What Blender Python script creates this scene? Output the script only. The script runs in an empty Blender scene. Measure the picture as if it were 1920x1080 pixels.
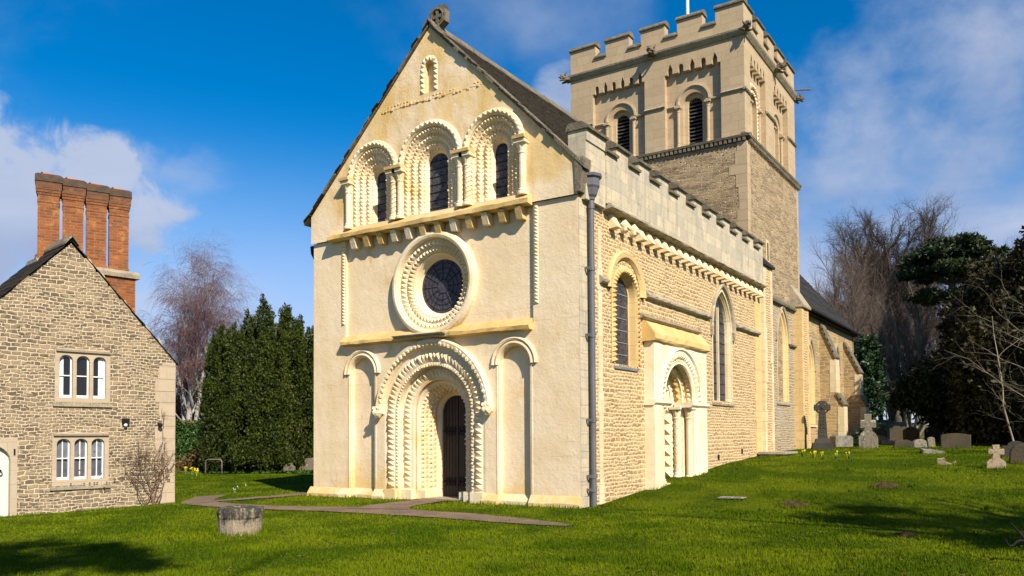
import bpy, math, random
import numpy as np
from mathutils import Vector, Matrix
from mathutils.geometry import delaunay_2d_cdt
R = math.radians
sc = bpy.context.scene
col = sc.collection
rng = random.Random(7)

# ------------------------------------------------------------------ camera
YAW, PITCH, ROLL = 0.55110, 0.0309, -0.0080
f_ = Vector((-math.sin(YAW)*math.cos(PITCH), math.cos(YAW)*math.cos(PITCH), math.sin(PITCH)))
r_ = Vector((math.cos(YAW), math.sin(YAW), 0)); u_ = r_.cross(f_)
rr = r_*math.cos(ROLL)+u_*math.sin(ROLL); uu = -r_*math.sin(ROLL)+u_*math.cos(ROLL)
cam = bpy.data.cameras.new('camera'); co = bpy.data.objects.new('camera', cam); col.objects.link(co)
co.matrix_world = Matrix(((rr.x, uu.x, -f_.x, 17.10), (rr.y, uu.y, -f_.y, -15.257), (rr.z, uu.z, -f_.z, 1.704), (0, 0, 0, 1)))
cam.sensor_width = 36; cam.lens = 1495.56/1920*36
cam.shift_x = (960-1038.6)/1920; cam.shift_y = (770.94-540)/1920
cam.clip_end = 3000
sc.camera = co

# ------------------------------------------------------------------ light
SUN_AZ, SUN_EL = 61.0, 38.0           # azimuth measured from -Y towards +X
sdir = Vector((math.sin(R(SUN_AZ))*math.cos(R(SUN_EL)), -math.cos(R(SUN_AZ))*math.cos(R(SUN_EL)), math.sin(R(SUN_EL))))
sl = bpy.data.lights.new('sun', 'SUN'); sl.energy = 5.0; sl.angle = R(0.55); sl.color = (1.0, 0.91, 0.77)
so = bpy.data.objects.new('sun', sl); col.objects.link(so); so.rotation_euler = sdir.to_track_quat('Z', 'Y').to_euler()
so.location = (40, -30, 40)
sc.view_settings.view_transform = 'Standard'; sc.view_settings.look = 'None'
sc.view_settings.exposure = 0.62; sc.view_settings.gamma = 1

class NT:
    """small node-tree writer"""
    def __init__(s, tree): s.t = tree
    def n(s, typ, **kw):
        o = s.t.nodes.new(typ)
        for k, v in kw.items(): setattr(o, k, v)
        return o
    def put(s, sock, v):
        if v is None: return
        if hasattr(v, 'is_linked') or hasattr(v, 'links'): s.t.links.new(v, sock)
        else:
            if sock.type == 'RGBA' and len(v) == 3: v = (*v, 1)
            sock.default_value = v
    def math(s, op, a, b=None, c=None, clamp=False):
        o = s.n('ShaderNodeMath', operation=op, use_clamp=clamp)
        s.put(o.inputs[0], a)
        if b is not None: s.put(o.inputs[1], b)
        if c is not None: s.put(o.inputs[2], c)
        return o.outputs[0]
    def vmath(s, op, a, b=None, scale=None):
        o = s.n('ShaderNodeVectorMath', operation=op)
        s.put(o.inputs[0], a)
        if b is not None: s.put(o.inputs[1], b)
        if scale is not None: s.put(o.inputs['Scale'], scale)
        return o.outputs['Value'] if op in ('DOT_PRODUCT', 'LENGTH') else o.outputs[0]
    def mix(s, f, a, b, blend='MIX'):
        o = s.n('ShaderNodeMix', data_type='RGBA', blend_type=blend)
        s.put(o.inputs[0], f); s.put(o.inputs[6], a); s.put(o.inputs[7], b)
        return o.outputs[2]
    def noise(s, vec, scale, detail=3, rough=.55, col=False, dist=0.):
        o = s.n('ShaderNodeTexNoise')
        s.put(o.inputs['Vector'], vec); o.inputs['Scale'].default_value = scale
        o.inputs['Detail'].default_value = detail; o.inputs['Roughness'].default_value = rough
        o.inputs['Distortion'].default_value = dist
        return o.outputs['Color' if col else 'Fac']
    def ramp(s, f, stops):
        o = s.n('ShaderNodeValToRGB'); s.put(o.inputs[0], f)
        e = o.color_ramp.elements
        while len(e) < len(stops): e.new(.5)
        for el, (p, c) in zip(e, stops):
            el.position = p; el.color = (c, c, c, 1) if not hasattr(c, '__len__') else (*c, 1)
        return o.outputs[0]
    def step(s, f, a, b):
        o = s.n('ShaderNodeMapRange', interpolation_type='SMOOTHSTEP'); s.put(o.inputs[0], f)
        o.inputs[1].default_value = a; o.inputs[2].default_value = b
        return o.outputs[0]
    def sep(s, v):
        o = s.n('ShaderNodeSeparateXYZ'); s.put(o.inputs[0], v); return o.outputs
    def comb(s, x, y, z=0.):
        o = s.n('ShaderNodeCombineXYZ')
        for i, v in enumerate((x, y, z)): s.put(o.inputs[i], v)
        return o.outputs[0]
    def bump(s, h, strength=.5, dist=.02, normal=None):
        o = s.n('ShaderNodeBump'); s.put(o.inputs['Height'], h)
        o.inputs['Strength'].default_value = strength; o.inputs['Distance'].default_value = dist
        if normal is not None: s.put(o.inputs['Normal'], normal)
        return o.outputs[0]

# ------------------------------------------------------------------ sky
w = bpy.data.worlds.new("World"); sc.world = w; w.use_nodes = True
t = NT(w.node_tree); w.node_tree.nodes.clear()
sky = t.n('ShaderNodeTexSky', sky_type='NISHITA', sun_disc=False, sun_elevation=R(SUN_EL), sun_rotation=math.atan2(sdir.x, sdir.y))
sky.air_density = 1.0; sky.dust_density = 0.3; sky.ozone_density = 3.0
tint = t.n('ShaderNodeHueSaturation'); tint.inputs['Saturation'].default_value = 1.48; tint.inputs['Hue'].default_value = .502; tint.inputs['Value'].default_value = 1.10
t.put(tint.inputs['Color'], sky.outputs[0])
dirv = t.n('ShaderNodeTexCoord').outputs['Generated']
dx, dy, dz = t.sep(dirv)
den = t.math('ADD', t.math('MAXIMUM', dz, 0.0), .22)
cp = t.comb(t.math('DIVIDE', dx, den), t.math('DIVIDE', dy, den), t.math('MULTIPLY', dz, .6))
n1 = t.noise(cp, 1.15, 7, .56, dist=.3); n2 = t.noise(cp, 3.4, 6, .6); n3 = t.noise(t.vmath('MULTIPLY', cp, (1.0, 1.7, 1.0)), 2.2, 7, .6, dist=.8)
def blob(d, r0, r1):
    return t.step(t.vmath('DOT_PRODUCT', dirv, tuple(Vector(d).normalized())), math.cos(R(r0)), math.cos(R(r1)))
fluff = t.math('ADD', t.math('MULTIPLY', n1, .7), t.math('MULTIPLY', n2, .3))
def cloud(area, k, lo, hi):
    return t.step(t.math('ADD', fluff, t.math('MULTIPLY', area, k)), lo, hi)
puff = t.math('ADD', t.math('MULTIPLY', t.noise(dirv, 7, 3, .5), .55), t.math('MULTIPLY', t.noise(dirv, 19, 7, .62, dist=.4), .45))
lowband = t.step(t.math('ADD', dz, t.math('MULTIPLY', t.math('SUBTRACT', .5, puff), .35)), .36, .30)
cl = t.math('MULTIPLY', t.step(t.math('ADD', puff, t.math('MULTIPLY', blob((-.875, .405, .275), 11, 3), .28)), .65, .78), lowband)
cl = t.math('MAXIMUM', cl, t.math('MULTIPLY', t.math('MULTIPLY', cloud(blob((-.93, .33, .22), 20, 6), .2, .60, .86), .75), lowband))
cr = t.step(t.math('ADD', t.math('ADD', t.math('MULTIPLY', fluff, .6), t.math('MULTIPLY', puff, .4)), t.math('MULTIPLY', blob((-.10, .95, .245), 18, 5), .29)), .62, .88)
cr = t.math('MAXIMUM', cr, cloud(blob((-.47, .79, .385), 4.5, 1), .30, .66, .80))
wis = t.math('MULTIPLY', t.step(t.math('ADD', t.math('MULTIPLY', n1, .8), t.math('ADD', t.math('MULTIPLY', n3, .2), t.math('MULTIPLY', blob((-.52, .69, .50), 15, 4), .16))), .58, .84), .40)
wis2 = t.math('MULTIPLY', t.step(t.math('ADD', t.math('MULTIPLY', n2, .5), t.math('ADD', t.math('MULTIPLY', n3, .5), t.math('MULTIPLY', blob((.0, .91, .43), 15, 4), .2))), .60, .82), .30)
hz = t.math('MULTIPLY', t.step(dz, .36, .08), .78)
hz = t.math('MULTIPLY', hz, t.math('ADD', .45, t.math('MULTIPLY', n1, .9)), clamp=True)
cov = t.math('MAXIMUM', t.math('MAXIMUM', t.math('MULTIPLY', cl, .86), t.math('MULTIPLY', cr, .84)), t.math('MAXIMUM', wis, wis2))
ccol = t.mix(t.step(n1, .35, .68), (3.0, 3.6, 5.1), (4.5, 4.9, 6.0))
fin = t.mix(hz, tint.outputs[0], (4.0, 4.6, 6.9)); fin = t.mix(cov, fin, ccol)
bg = t.n('ShaderNodeBackground'); t.put(bg.inputs[0], fin); bg.inputs[1].default_value = 0.084
t.put(t.n('ShaderNodeOutputWorld').inputs[0], bg.outputs[0])

# ------------------------------------------------------------------ terrain height
def lerpk(v, ks):
    if v <= ks[0][0]: return ks[0][1]
    for (a, b), (c, d) in zip(ks, ks[1:]):
        if v <= c: return b+(d-b)*(v-a)/(c-a)
    return ks[-1][1]
KS = [(-14, .02), (-4, .05), (-1, .1), (1, .13), (5, .45), (9, .75), (12.6, .93), (18, 1.06), (25, 1.15), (40, 1.25), (90, 1.5)]
KM = [(-14, .0), (-4, .04), (-1, .11), (0, .12), (6, .22), (15, .4), (40, .7), (90, .9)]
KN = [(-14, -.1), (-5, -.1), (-2, -.07), (1, .0), (5, .1), (9, .18), (16, .3), (40, .5), (90, .7)]
def smooth(v):
    v = min(1, max(0, v)); return v*v*(3-2*v)
def ground(x, y):
    m = lerpk(y, KM)
    if x >= 0: return m+(lerpk(y, KS)-m)*smooth(x/8.4)
    return m+(lerpk(y, KN)-m)*smooth(-x/5.0)

# ------------------------------------------------------------------ mesh helpers
def W(u, d, z): return (u, d, z)                       # west front: u along +X, d inwards
def S(u, d, z): return (8.4-d, u, z)                   # south side: u along +Y, d inwards
def frameT(x0, y0, ux, uy):                            # general upright frame
    return lambda u, d, z: (x0+u*ux-d*uy, y0+u*uy+d*ux, z)

class MB:
    def __init__(s, fr=None): s.v = []; s.f = []; s.fr = fr
    def P(s, p):
        s.v.append(s.fr(*p) if s.fr else tuple(p)); return len(s.v)-1
    def face(s, pts): s.f.append([s.P(p) for p in pts])
    def box(s, u0, u1, d0, d1, z0, z1):
        i = [s.P(p) for p in ((u0, d0, z0), (u1, d0, z0), (u1, d1, z0), (u0, d1, z0), (u0, d0, z1), (u1, d0, z1), (u1, d1, z1), (u0, d1, z1))]
        for q in ((0, 1, 5, 4), (1, 2, 6, 5), (2, 3, 7, 6), (3, 0, 4, 7), (4, 5, 6, 7), (3, 2, 1, 0)): s.f.append([i[k] for k in q])
    def hexa(s, a, b):                                  # two quads of 4 points each joined
        i = [s.P(p) for p in a]+[s.P(p) for p in b]
        for q in ((0, 1, 5, 4), (1, 2, 6, 5), (2, 3, 7, 6), (3, 0, 4, 7), (4, 5, 6, 7), (3, 2, 1, 0)): s.f.append([i[k] for k in q])
    def bar(s, prof, u0, u1):                           # section in (d,z) drawn along u
        n = len(prof); a = [s.P((u0, d, z)) for d, z in prof]; b = [s.P((u1, d, z)) for d, z in prof]
        for k in range(n): s.f.append([a[k], a[(k+1) % n], b[(k+1) % n], b[k]])
        s.f.append(a[::-1]); s.f.append(b)
    def rough(s, prof, u0, u1, jit=.012, step=.22, seed=0):   # the same, worn: broken into stones with uneven edges
        q = random.Random(seed+int(u0*31)); n = max(2, int((u1-u0)/step)); m = len(prof); prev = None
        for k in range(n+1):
            u = u0+(u1-u0)*k/n
            ring = [s.P((u+(q.uniform(-.3, .3)*step if 0 < k < n else 0), d+(q.uniform(-jit, jit) if d < max(p[0] for p in prof)-.01 else 0), z+q.uniform(-jit, jit)*.8)) for d, z in prof]
            if prev: 
                for i in range(m): s.f.append([prev[i], prev[(i+1) % m], ring[(i+1) % m], ring[i]])
            else: s.f.append(ring[::-1])
            prev = ring
        s.f.append(prev)
    def prism(s, outline, d0, d1):                      # outline in (u,z) with thickness d0..d1
        n = len(outline); a = [s.P((u, d0, z)) for u, z in outline]; b = [s.P((u, d1, z)) for u, z in outline]
        for k in range(n): s.f.append([a[k], a[(k+1) % n], b[(k+1) % n], b[k]])
        s.f.append(a[::-1]); s.f.append(b)
    def holed(s, outline, holes, d, back=None, rim=False):         # flat sheet with holes (constrained triangulation)
        pts = []; edges = []
        for loop in [outline]+holes:
            b = len(pts); pts += [Vector(p) for p in loop]
            edges += [(b+i, b+(i+1) % len(loop)) for i in range(len(loop))]
        V, _, F, *_r = delaunay_2d_cdt(pts, edges, [], 1, 1e-5)
        def inside(p, loop):
            c = False; j = len(loop)-1
            for i in range(len(loop)):
                (xi, yi), (xj, yj) = loop[i], loop[j]
                if (yi > p[1]) != (yj > p[1]) and p[0] < (xj-xi)*(p[1]-yi)/(yj-yi)+xi: c = not c
                j = i
            return c
        idx = [s.P((v.x, d, v.y)) for v in V]
        for f in F:
            c = sum((V[i] for i in f), Vector((0, 0)))/len(f)
            if inside(c, outline) and not any(inside(c, h) for h in holes): s.f.append([idx[i] for i in f])
        if back is not None:
            for loop in ([outline] if rim else [])+holes:
                n = len(loop)
                a = [s.P((u, d, z)) for u, z in loop]; b = [s.P((u, back, z)) for u, z in loop]
                for k in range(n): s.f.append([a[k], a[(k+1) % n], b[(k+1) % n], b[k]])
    def tube(s, pts, rad, n=6, cap=True):
        pts = [Vector(p) for p in pts]; rings = []
        rad = rad if hasattr(rad, '__len__') else [rad]*len(pts)
        ref = Vector((0, 0, 1))
        for i, p in enumerate(pts):
            t_ = (pts[min(i+1, len(pts)-1)]-pts[max(i-1, 0)]).normalized()
            a = t_.cross(ref)
            if a.length < .15: a = t_.cross(Vector((1, 0, 0)))
            a.normalize(); b = t_.cross(a)
            rings.append([s.P(p+(a*math.cos(k*2*math.pi/n)+b*math.sin(k*2*math.pi/n))*rad[i]) for k in range(n)])
        for A, B in zip(rings, rings[1:]):
            for k in range(n): s.f.append([A[k], A[(k+1) % n], B[(k+1) % n], B[k]])
        if cap: s.f.append(rings[0][::-1]); s.f.append(rings[-1])
    def lathe(s, c, prof, n=14, a0=0., a1=2*math.pi):   # prof (r,z) around the vertical at (u,d)=c
        full = abs(a1-a0-2*math.pi) < 1e-6
        rings = []
        for r, z in prof:
            rings.append([s.P((c[0]+r*math.cos(a0+(a1-a0)*k/n), c[1]+r*math.sin(a0+(a1-a0)*k/n), z)) for k in range(n if full else n+1)])
        m = len(rings[0])
        for A, B in zip(rings, rings[1:]):
            for k in range(m if full else m-1): s.f.append([A[k], A[(k+1) % m], B[(k+1) % m], B[k]])
        s.f.append(rings[0][::-1]); s.f.append(rings[-1])
    def rows(s, R_):                                    # quads between successive point rows
        idx = [[s.P(p) for p in r] for r in R_]
        for A, B in zip(idx, idx[1:]):
            for k in range(len(A)-1): s.f.append([A[k], A[k+1], B[k+1], B[k]])
    def blob(s, c, r, seed=0, jit=.12, sx=1, sy=1, sz=1, n=8, m=6):
        q = random.Random(seed); rings = []
        for i in range(1, m):
            a = math.pi*i/m
            rings.append([s.P((c[0]+r*sx*math.sin(a)*math.cos(2*math.pi*k/n)*(1+q.uniform(-jit, jit)), c[1]+r*sy*math.sin(a)*math.sin(2*math.pi*k/n)*(1+q.uniform(-jit, jit)), c[2]+r*sz*math.cos(a)*(1+q.uniform(-jit, jit)))) for k in range(n)])
        tp = s.P((c[0], c[1], c[2]+r*sz)); bt = s.P((c[0], c[1], c[2]-r*sz))
        for k in range(n):
            s.f.append([tp, rings[0][k], rings[0][(k+1) % n]]); s.f.append([bt, rings[-1][(k+1) % n], rings[-1][k]])
        for A, B in zip(rings, rings[1:]):
            for k in range(n): s.f.append([A[k], B[k], B[(k+1) % n], A[(k+1) % n]])
    def build(s, name, mat, parent=None, smooth=False, loc=None):
        me = bpy.data.meshes.new(name); me.from_pydata(s.v, [], s.f); me.update()
        if smooth: me.polygons.foreach_set('use_smooth', [True]*len(me.polygons))
        me.materials.append(mat)
        o = bpy.data.objects.new(name, me); col.objects.link(o)
        if parent: o.parent = parent
        if loc: o.location = loc
        return o
def np_mesh(name, V, F, mat, parent=None):
    V = np.asarray(V, dtype=np.float32); F = np.asarray(F, dtype=np.int32); k = F.shape[1]
    me = bpy.data.meshes.new(name)
    me.vertices.add(len(V)); me.vertices.foreach_set('co', V.ravel())
    me.loops.add(F.size); me.loops.foreach_set('vertex_index', F.ravel())
    me.polygons.add(len(F)); me.polygons.foreach_set('loop_start', np.arange(0, F.size, k, dtype=np.int32))
    me.update(calc_edges=True)
    me.materials.append(mat)
    o = bpy.data.objects.new(name, me); col.objects.link(o)
    if parent: o.parent = parent
    return o
def thing(name, label, cat, loc=(0, 0, 0), rz=0., group=None):
    o = bpy.data.objects.new(name, None); col.objects.link(o); o.location = loc; o.rotation_euler = (0, 0, rz)
    return tag(o, label, cat, group)
def tag(o, label, cat, group=None):
    o['label'] = label; o['category'] = cat
    if group: o['group'] = group
    return o
def kind(o, k): o['kind'] = k; return o
def copy_tree(o, parent=None):
    c = o.copy(); col.objects.link(c)
    if parent: c.parent = parent
    for ch in list(o.children): copy_tree(ch, c)
    return c
# ------------------------------------------------------------------ materials
def newmat(name):
    m = bpy.data.materials.new(name); m.use_nodes = True
    m.node_tree.nodes.clear()
    t = NT(m.node_tree)
    b = t.n('ShaderNodeBsdfPrincipled'); b.inputs['Roughness'].default_value = .85
    b.inputs['Specular IOR Level'].default_value = .25
    t.put(t.n('ShaderNodeOutputMaterial').inputs[0], b.outputs[0])
    return m, t, b
def pos(t): return t.n('ShaderNodeNewGeometry').outputs['Position']
def wallco(t):
    g = t.n('ShaderNodeNewGeometry'); x, y, z = t.sep(g.outputs['Position']); nx, ny, nz = t.sep(g.outputs['True Normal'])
    fx = t.math('GREATER_THAN', t.math('ABSOLUTE', nx), .7)
    u = t.math('ADD', t.math('MULTIPLY', y, fx), t.math('MULTIPLY', x, t.math('SUBTRACT', 1., fx)))
    fz = t.math('GREATER_THAN', t.math('ABSOLUTE', nz), .8)
    v = t.math('ADD', t.math('MULTIPLY', y, fz), t.math('MULTIPLY', z, t.math('SUBTRACT', 1., fz)))
    return t.comb(u, v, 0.)
def warp(t, co, scale, amt):
    c = t.noise(co, scale, 2, .5, col=True)
    return t.vmath('ADD', co, t.vmath('MULTIPLY', t.vmath('SUBTRACT', c, (.5, .5, .5)), (amt, amt, 0.)))
def brick(t, co, wdt, hgt, mortar, c1, c2, cm, bias=0., smoothm=.15, off=.5):
    o = t.n('ShaderNodeTexBrick', offset=off)
    t.put(o.inputs['Vector'], co); t.put(o.inputs['Color1'], c1); t.put(o.inputs['Color2'], c2); t.put(o.inputs['Mortar'], cm)
    o.inputs['Scale'].default_value = 1; o.inputs['Mortar Size'].default_value = mortar; o.inputs['Mortar Smooth'].default_value = smoothm
    o.inputs['Bias'].default_value = bias; o.inputs['Brick Width'].default_value = wdt; o.inputs['Row Height'].default_value = hgt
    return o.outputs['Color'], o.outputs['Fac']

def plaster(name, A, B, ochre, amt, blocks=True, gable=False):
    m, t, b = newmat(name); p = pos(t); wc = wallco(t)
    c = t.mix(t.step(t.noise(p, .9, 5), .38, .64), A, B)
    c = t.mix(t.math('MULTIPLY', t.step(t.noise(p, 7, 5, .65), .45, .7), .22), c, tuple(v*.72 for v in A))
    st = t.noise(t.vmath('MULTIPLY', p, (1, 1, .55)), 1.25, 7, .62, dist=.6)
    x, y, z = t.sep(p)
    lift = t.math('MULTIPLY', t.step(z, 7.3, 7.9), .17) if gable else 0.
    low = t.math('MULTIPLY', t.step(z, .75, .3), .16)
    mk = t.step(t.math('ADD', st, t.math('ADD', lift, low)), .60-amt, .78-amt*.6)
    c = t.mix(t.math('MULTIPLY', mk, .85), c, ochre)
    if gable:
        deep = t.step(t.math('ADD', t.noise(t.vmath('MULTIPLY', p, (1, 1, .4)), 2.1, 6, .66), t.math('MULTIPLY', t.step(z, 7.2, 8.0), .07)), .57, .70)
        c = t.mix(t.math('MULTIPLY', deep, .55), c, (.60, .365, .10))
    h = t.math('ADD', t.math('MULTIPLY', t.noise(p, 3.2, 6, .62), .55), t.math('MULTIPLY', t.noise(p, 17, 4, .6), .2))
    if blocks:
        _, bf = brick(t, warp(t, wc, 1.7, .07), .62, .31, .006, (1, 1, 1), (1, 1, 1), (0, 0, 0))
        gate = t.step(t.noise(p, .8, 3), .50, .66)
        h = t.math('SUBTRACT', h, t.math('MULTIPLY', t.math('MULTIPLY', bf, gate), .16))
        c = t.mix(t.math('MULTIPLY', t.math('MULTIPLY', bf, gate), .28), c, tuple(v*.6 for v in ochre))
    c = t.mix(t.math('MULTIPLY', t.step(t.noise(t.vmath('MULTIPLY', p, (1, 1, .22)), 2.6, 5, .65), .56, .74), .26), c, (.50, .42, .31))
    t.put(b.inputs['Base Color'], c); t.put(b.inputs['Normal'], t.bump(h, .7, .045))
    return m
M = {}
OCH = (.71, .485, .20)
M['plaster'] = plaster('limewashed_plaster', (.80, .635, .42), (.745, .57, .345), OCH, .045, gable=True)
M['carved'] = plaster('carved_limestone', (.80, .66, .455), (.74, .57, .34), (.64, .43, .17), .07, blocks=False)
M['ochre'] = plaster('ochre_stained_stone', (.66, .45, .19), (.58, .375, .13), (.74, .58, .37), .0, blocks=False)
M['white'] = plaster('pale_repaired_limestone', (.80, .69, .49), (.75, .61, .39), (.66, .47, .20), .04)

def rubble(name, mortar, mortar2, s1, s2, sx, sz, size, fill, bstr=.8, grey=0.):
    m, t, b = newmat(name); p = pos(t); wc = warp(t, wallco(t), 2.2, .10)
    v = t.n('ShaderNodeTexVoronoi', feature='F1', voronoi_dimensions='2D'); v.inputs['Scale'].default_value = 1; v.inputs['Randomness'].default_value = .8
    t.put(v.inputs['Vector'], t.vmath('MULTIPLY', t.vmath('ADD', wc, t.vmath('MULTIPLY', t.vmath('SUBTRACT', t.noise(wc, 13, 3, .6, col=True), (.5, .5, .5)), (.16, .11, 0))), (sx, sz, 1)))
    r, g, bb = t.sep(v.outputs['Color'])
    lim = t.math('MULTIPLY', t.math('ADD', t.math('MULTIPLY', r, .55), fill), size)
    d = t.math('SUBTRACT', lim, v.outputs['Distance'])
    st = t.step(d, -.02, .10)
    mc = t.mix(t.step(t.noise(p, 1.1, 5), .35, .65), mortar, mortar2)
    mc = t.mix(t.math('MULTIPLY', t.step(t.noise(p, 12, 4, .7), .45, .72), .35), mc, tuple(x*.62 for x in mortar2))
    scol = t.mix(g, s1, s2)
    scol = t.mix(t.math('MULTIPLY', t.noise(p, 24, 3), .5), scol, mortar)
    c = t.mix(st, mc, scol)
    if grey:
        c = t.mix(t.math('MULTIPLY', t.step(t.noise(t.vmath('MULTIPLY', p, (1, 1, .6)), .8, 5), .5, .7), grey), c, (.36, .33, .28))
    t.put(b.inputs['Base Color'], c)
    h = t.math('ADD', t.math('MULTIPLY', t.math('SUBTRACT', 1., st), .5), t.math('ADD', t.math('MULTIPLY', t.noise(p, 30, 4), .35), t.math('MULTIPLY', t.noise(p, 5, 3), .4)))
    t.put(b.inputs['Normal'], t.bump(h, bstr, .03))
    return m
M['tower_rubble'] = None
def coursed(name, w1, h1, mortar, c1, c2, cm, wscale, wamt, bstr, bdist=.03, dark=None, lichen=None, big=1.2):
    m, t, b = newmat(name); p = pos(t); wc0 = wallco(t); wc = warp(t, warp(t, wc0, .9, wamt*big), wscale, wamt)
    ca, fa = brick(t, wc, w1, h1, mortar, c1, c2, cm, smoothm=.4)
    cb, fb = brick(t, t.vmath('ADD', wc, (.37, .19, 0)), w1*1.35, h1*1.35, mortar*1.15, c1, c2, cm, smoothm=.4, off=.37)
    sel = t.step(t.noise(wc0, 1.1, 2), .49, .53)
    c = t.mix(sel, ca, cb)
    f = t.math('ADD', t.math('MULTIPLY', fa, t.math('SUBTRACT', 1., sel)), t.math('MULTIPLY', fb, sel))
    v = t.n('ShaderNodeTexVoronoi', feature='F1', voronoi_dimensions='2D'); v.inputs['Scale'].default_value = 1
    t.put(v.inputs['Vector'], t.vmath('MULTIPLY', wc, (1/w1*.8, 1/h1*.8, 1)))
    k = t.sep(v.outputs['Color'])[0]
    inv = t.math('SUBTRACT', 1., f)
    if dark: c = t.mix(t.math('MULTIPLY', t.math('MULTIPLY', t.step(k, .45, .8), inv), .8), c, dark)
    if lichen: c = t.mix(t.math('MULTIPLY', t.step(t.noise(p, .55, 5), .52, .68), .75), c, lichen)
    c = t.mix(t.math('MULTIPLY', t.step(t.noise(p, 9, 5, .7), .42, .75), .4), c, tuple(x*.55 for x in c1))
    t.put(b.inputs['Base Color'], c)
    h = t.math('ADD', t.math('MULTIPLY', inv, .8), t.math('ADD', t.math('MULTIPLY', t.noise(p, 26, 4), .3), t.math('MULTIPLY', k, .35)))
    t.put(b.inputs['Normal'], t.bump(h, bstr, bdist))
    return m
M['tower_rubble'] = coursed('tower_coursed_rubble', .33, .11, .014, (.44, .325, .185), (.31, .22, .12), (.57, .445, .28), 3.2, .18, 1.0, .08, dark=(.20, .14, .08))
M['rubble'] = coursed('mortared_rubble', .19, .086, .025, (.53, .375, .19), (.40, .265, .125), (.69, .505, .275), 7.5, .075, .9, .035, dark=(.27, .17, .085), big=.6)
M['rubble_grey'] = coursed('weathered_rubble', .20, .09, .021, (.38, .30, .19), (.29, .21, .12), (.55, .44, .28), 7.5, .08, .9, .035, dark=(.19, .145, .09), lichen=(.40, .36, .29), big=.6)
M['house_rubble'] = coursed('cottage_rubble', .150, .078, .0155, (.33, .245, .145), (.20, .15, .092), (.54, .435, .30), 4.4, .11, 1.0, .035, dark=(.088, .070, .048))
M['chancel_rubble'] = coursed('chancel_rubble', .42, .15, .02, (.45, .32, .15), (.37, .26, .13), (.60, .44, .22), 2.6, .12, .9, .04, dark=(.26, .19, .11))
M['churchyard_rubble'] = coursed('boundary_wall_rubble', .4, .16, .03, (.24, .20, .13), (.18, .16, .11), (.20, .18, .12), 2.0, .2, 1., .05)
def ashlar(name, c1, c2, cm, wdt, hgt, stain, amt, streak=0., bstr=.35, mortar=.006):
    m, t, b = newmat(name); p = pos(t); wc = wallco(t)
    c, f = brick(t, warp(t, wc, 1.5, .02), wdt, hgt, mortar, c1, c2, cm)
    st = t.noise(t.vmath('MULTIPLY', p, (1, 1, .35 if streak else .8)), 1.3 if streak else 1.0, 7, .65, dist=.4)
    c = t.mix(t.math('MULTIPLY', t.step(st, .60-amt, .80-amt), .8), c, stain)
    c = t.mix(t.math('MULTIPLY', t.step(t.noise(p, 8, 5, .7), .45, .75), .3), c, tuple(x*.62 for x in c2))
    if streak:
        g = t.noise(t.vmath('MULTIPLY', p, (1, 1, .16)), 3.2, 5, .7)
        c = t.mix(t.math('MULTIPLY', t.step(g, .44, .66), streak), c, (.25, .235, .20)); c = t.mix(t.math('MULTIPLY', t.step(t.noise(p, 4.5, 6, .7), .56, .68), .5), c, (.15, .14, .12))
    t.put(b.inputs['Base Color'], c)
    h = t.math('ADD', t.math('MULTIPLY', t.math('SUBTRACT', 1., f), .5), t.math('ADD', t.math('MULTIPLY', t.noise(p, 20, 4), .25), t.math('MULTIPLY', t.noise(p, 3.5, 4), .4)))
    t.put(b.inputs['Normal'], t.bump(h, bstr, .03))
    return m
M['tower_ashlar'] = ashlar('tower_ashlar', (.47, .355, .215), (.42, .31, .185), (.34, .26, .16), .62, .34, (.37, .29, .19), .07, bstr=.45, mortar=.008)
M['parapet'] = ashlar('weathered_parapet_ashlar', (.60, .49, .32), (.43, .375, .275), (.36, .31, .23), .52, .30, (.42, .37, .285), .11, streak=.48)
M['quoin'] = ashlar('pale_quoin_ashlar', (.68, .57, .38), (.60, .47, .27), (.45, .36, .22), .42, .36, (.50, .42, .30), .0)
M['quoin_gold'] = ashlar('golden_quoin_ashlar', (.66, .46, .20), (.60, .42, .19), (.42, .31, .16), .42, .36, (.62, .53, .36), .0)
M['house_ashlar'] = ashlar('cottage_ashlar', (.45, .36, .255), (.40, .32, .225), (.34, .28, .19), .45, .33, (.52, .44, .31), .0)
def lichened(name, base, b2, li, amt, dark=(.06, .055, .045), scale=5.):
    m, t, b = newmat(name); p = t.n('ShaderNodeTexCoord').outputs['Object'] if name.startswith('grave') else pos(t)
    c = t.mix(t.step(t.noise(p, 2.2, 5), .35, .68), base, b2)
    c = t.mix(t.math('MULTIPLY', t.step(t.noise(p, scale*1.6, 6, .7), .5, .68), .8), c, dark)
    c = t.mix(t.step(t.noise(p, scale, 6, .7), .60-amt, .68-amt), c, li)
    t.put(b.inputs['Base Color'], c)
    t.put(b.inputs['Normal'], t.bump(t.noise(p, 22, 5, .65), .7, .03))
    return m
M['coping'] = lichened('lichened_coping', (.20, .165, .11), (.13, .11, .075), (.30, .25, .13), .02)
M['string'] = lichened('weathered_string_stone', (.40, .33, .22), (.30, .26, .19), (.50, .45, .34), -.02, dark=(.15, .13, .10))
M['beast'] = lichened('dark_gargoyle_stone', (.19, .155, .105), (.11, .09, .065), (.36, .32, .24), -.03)
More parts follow.
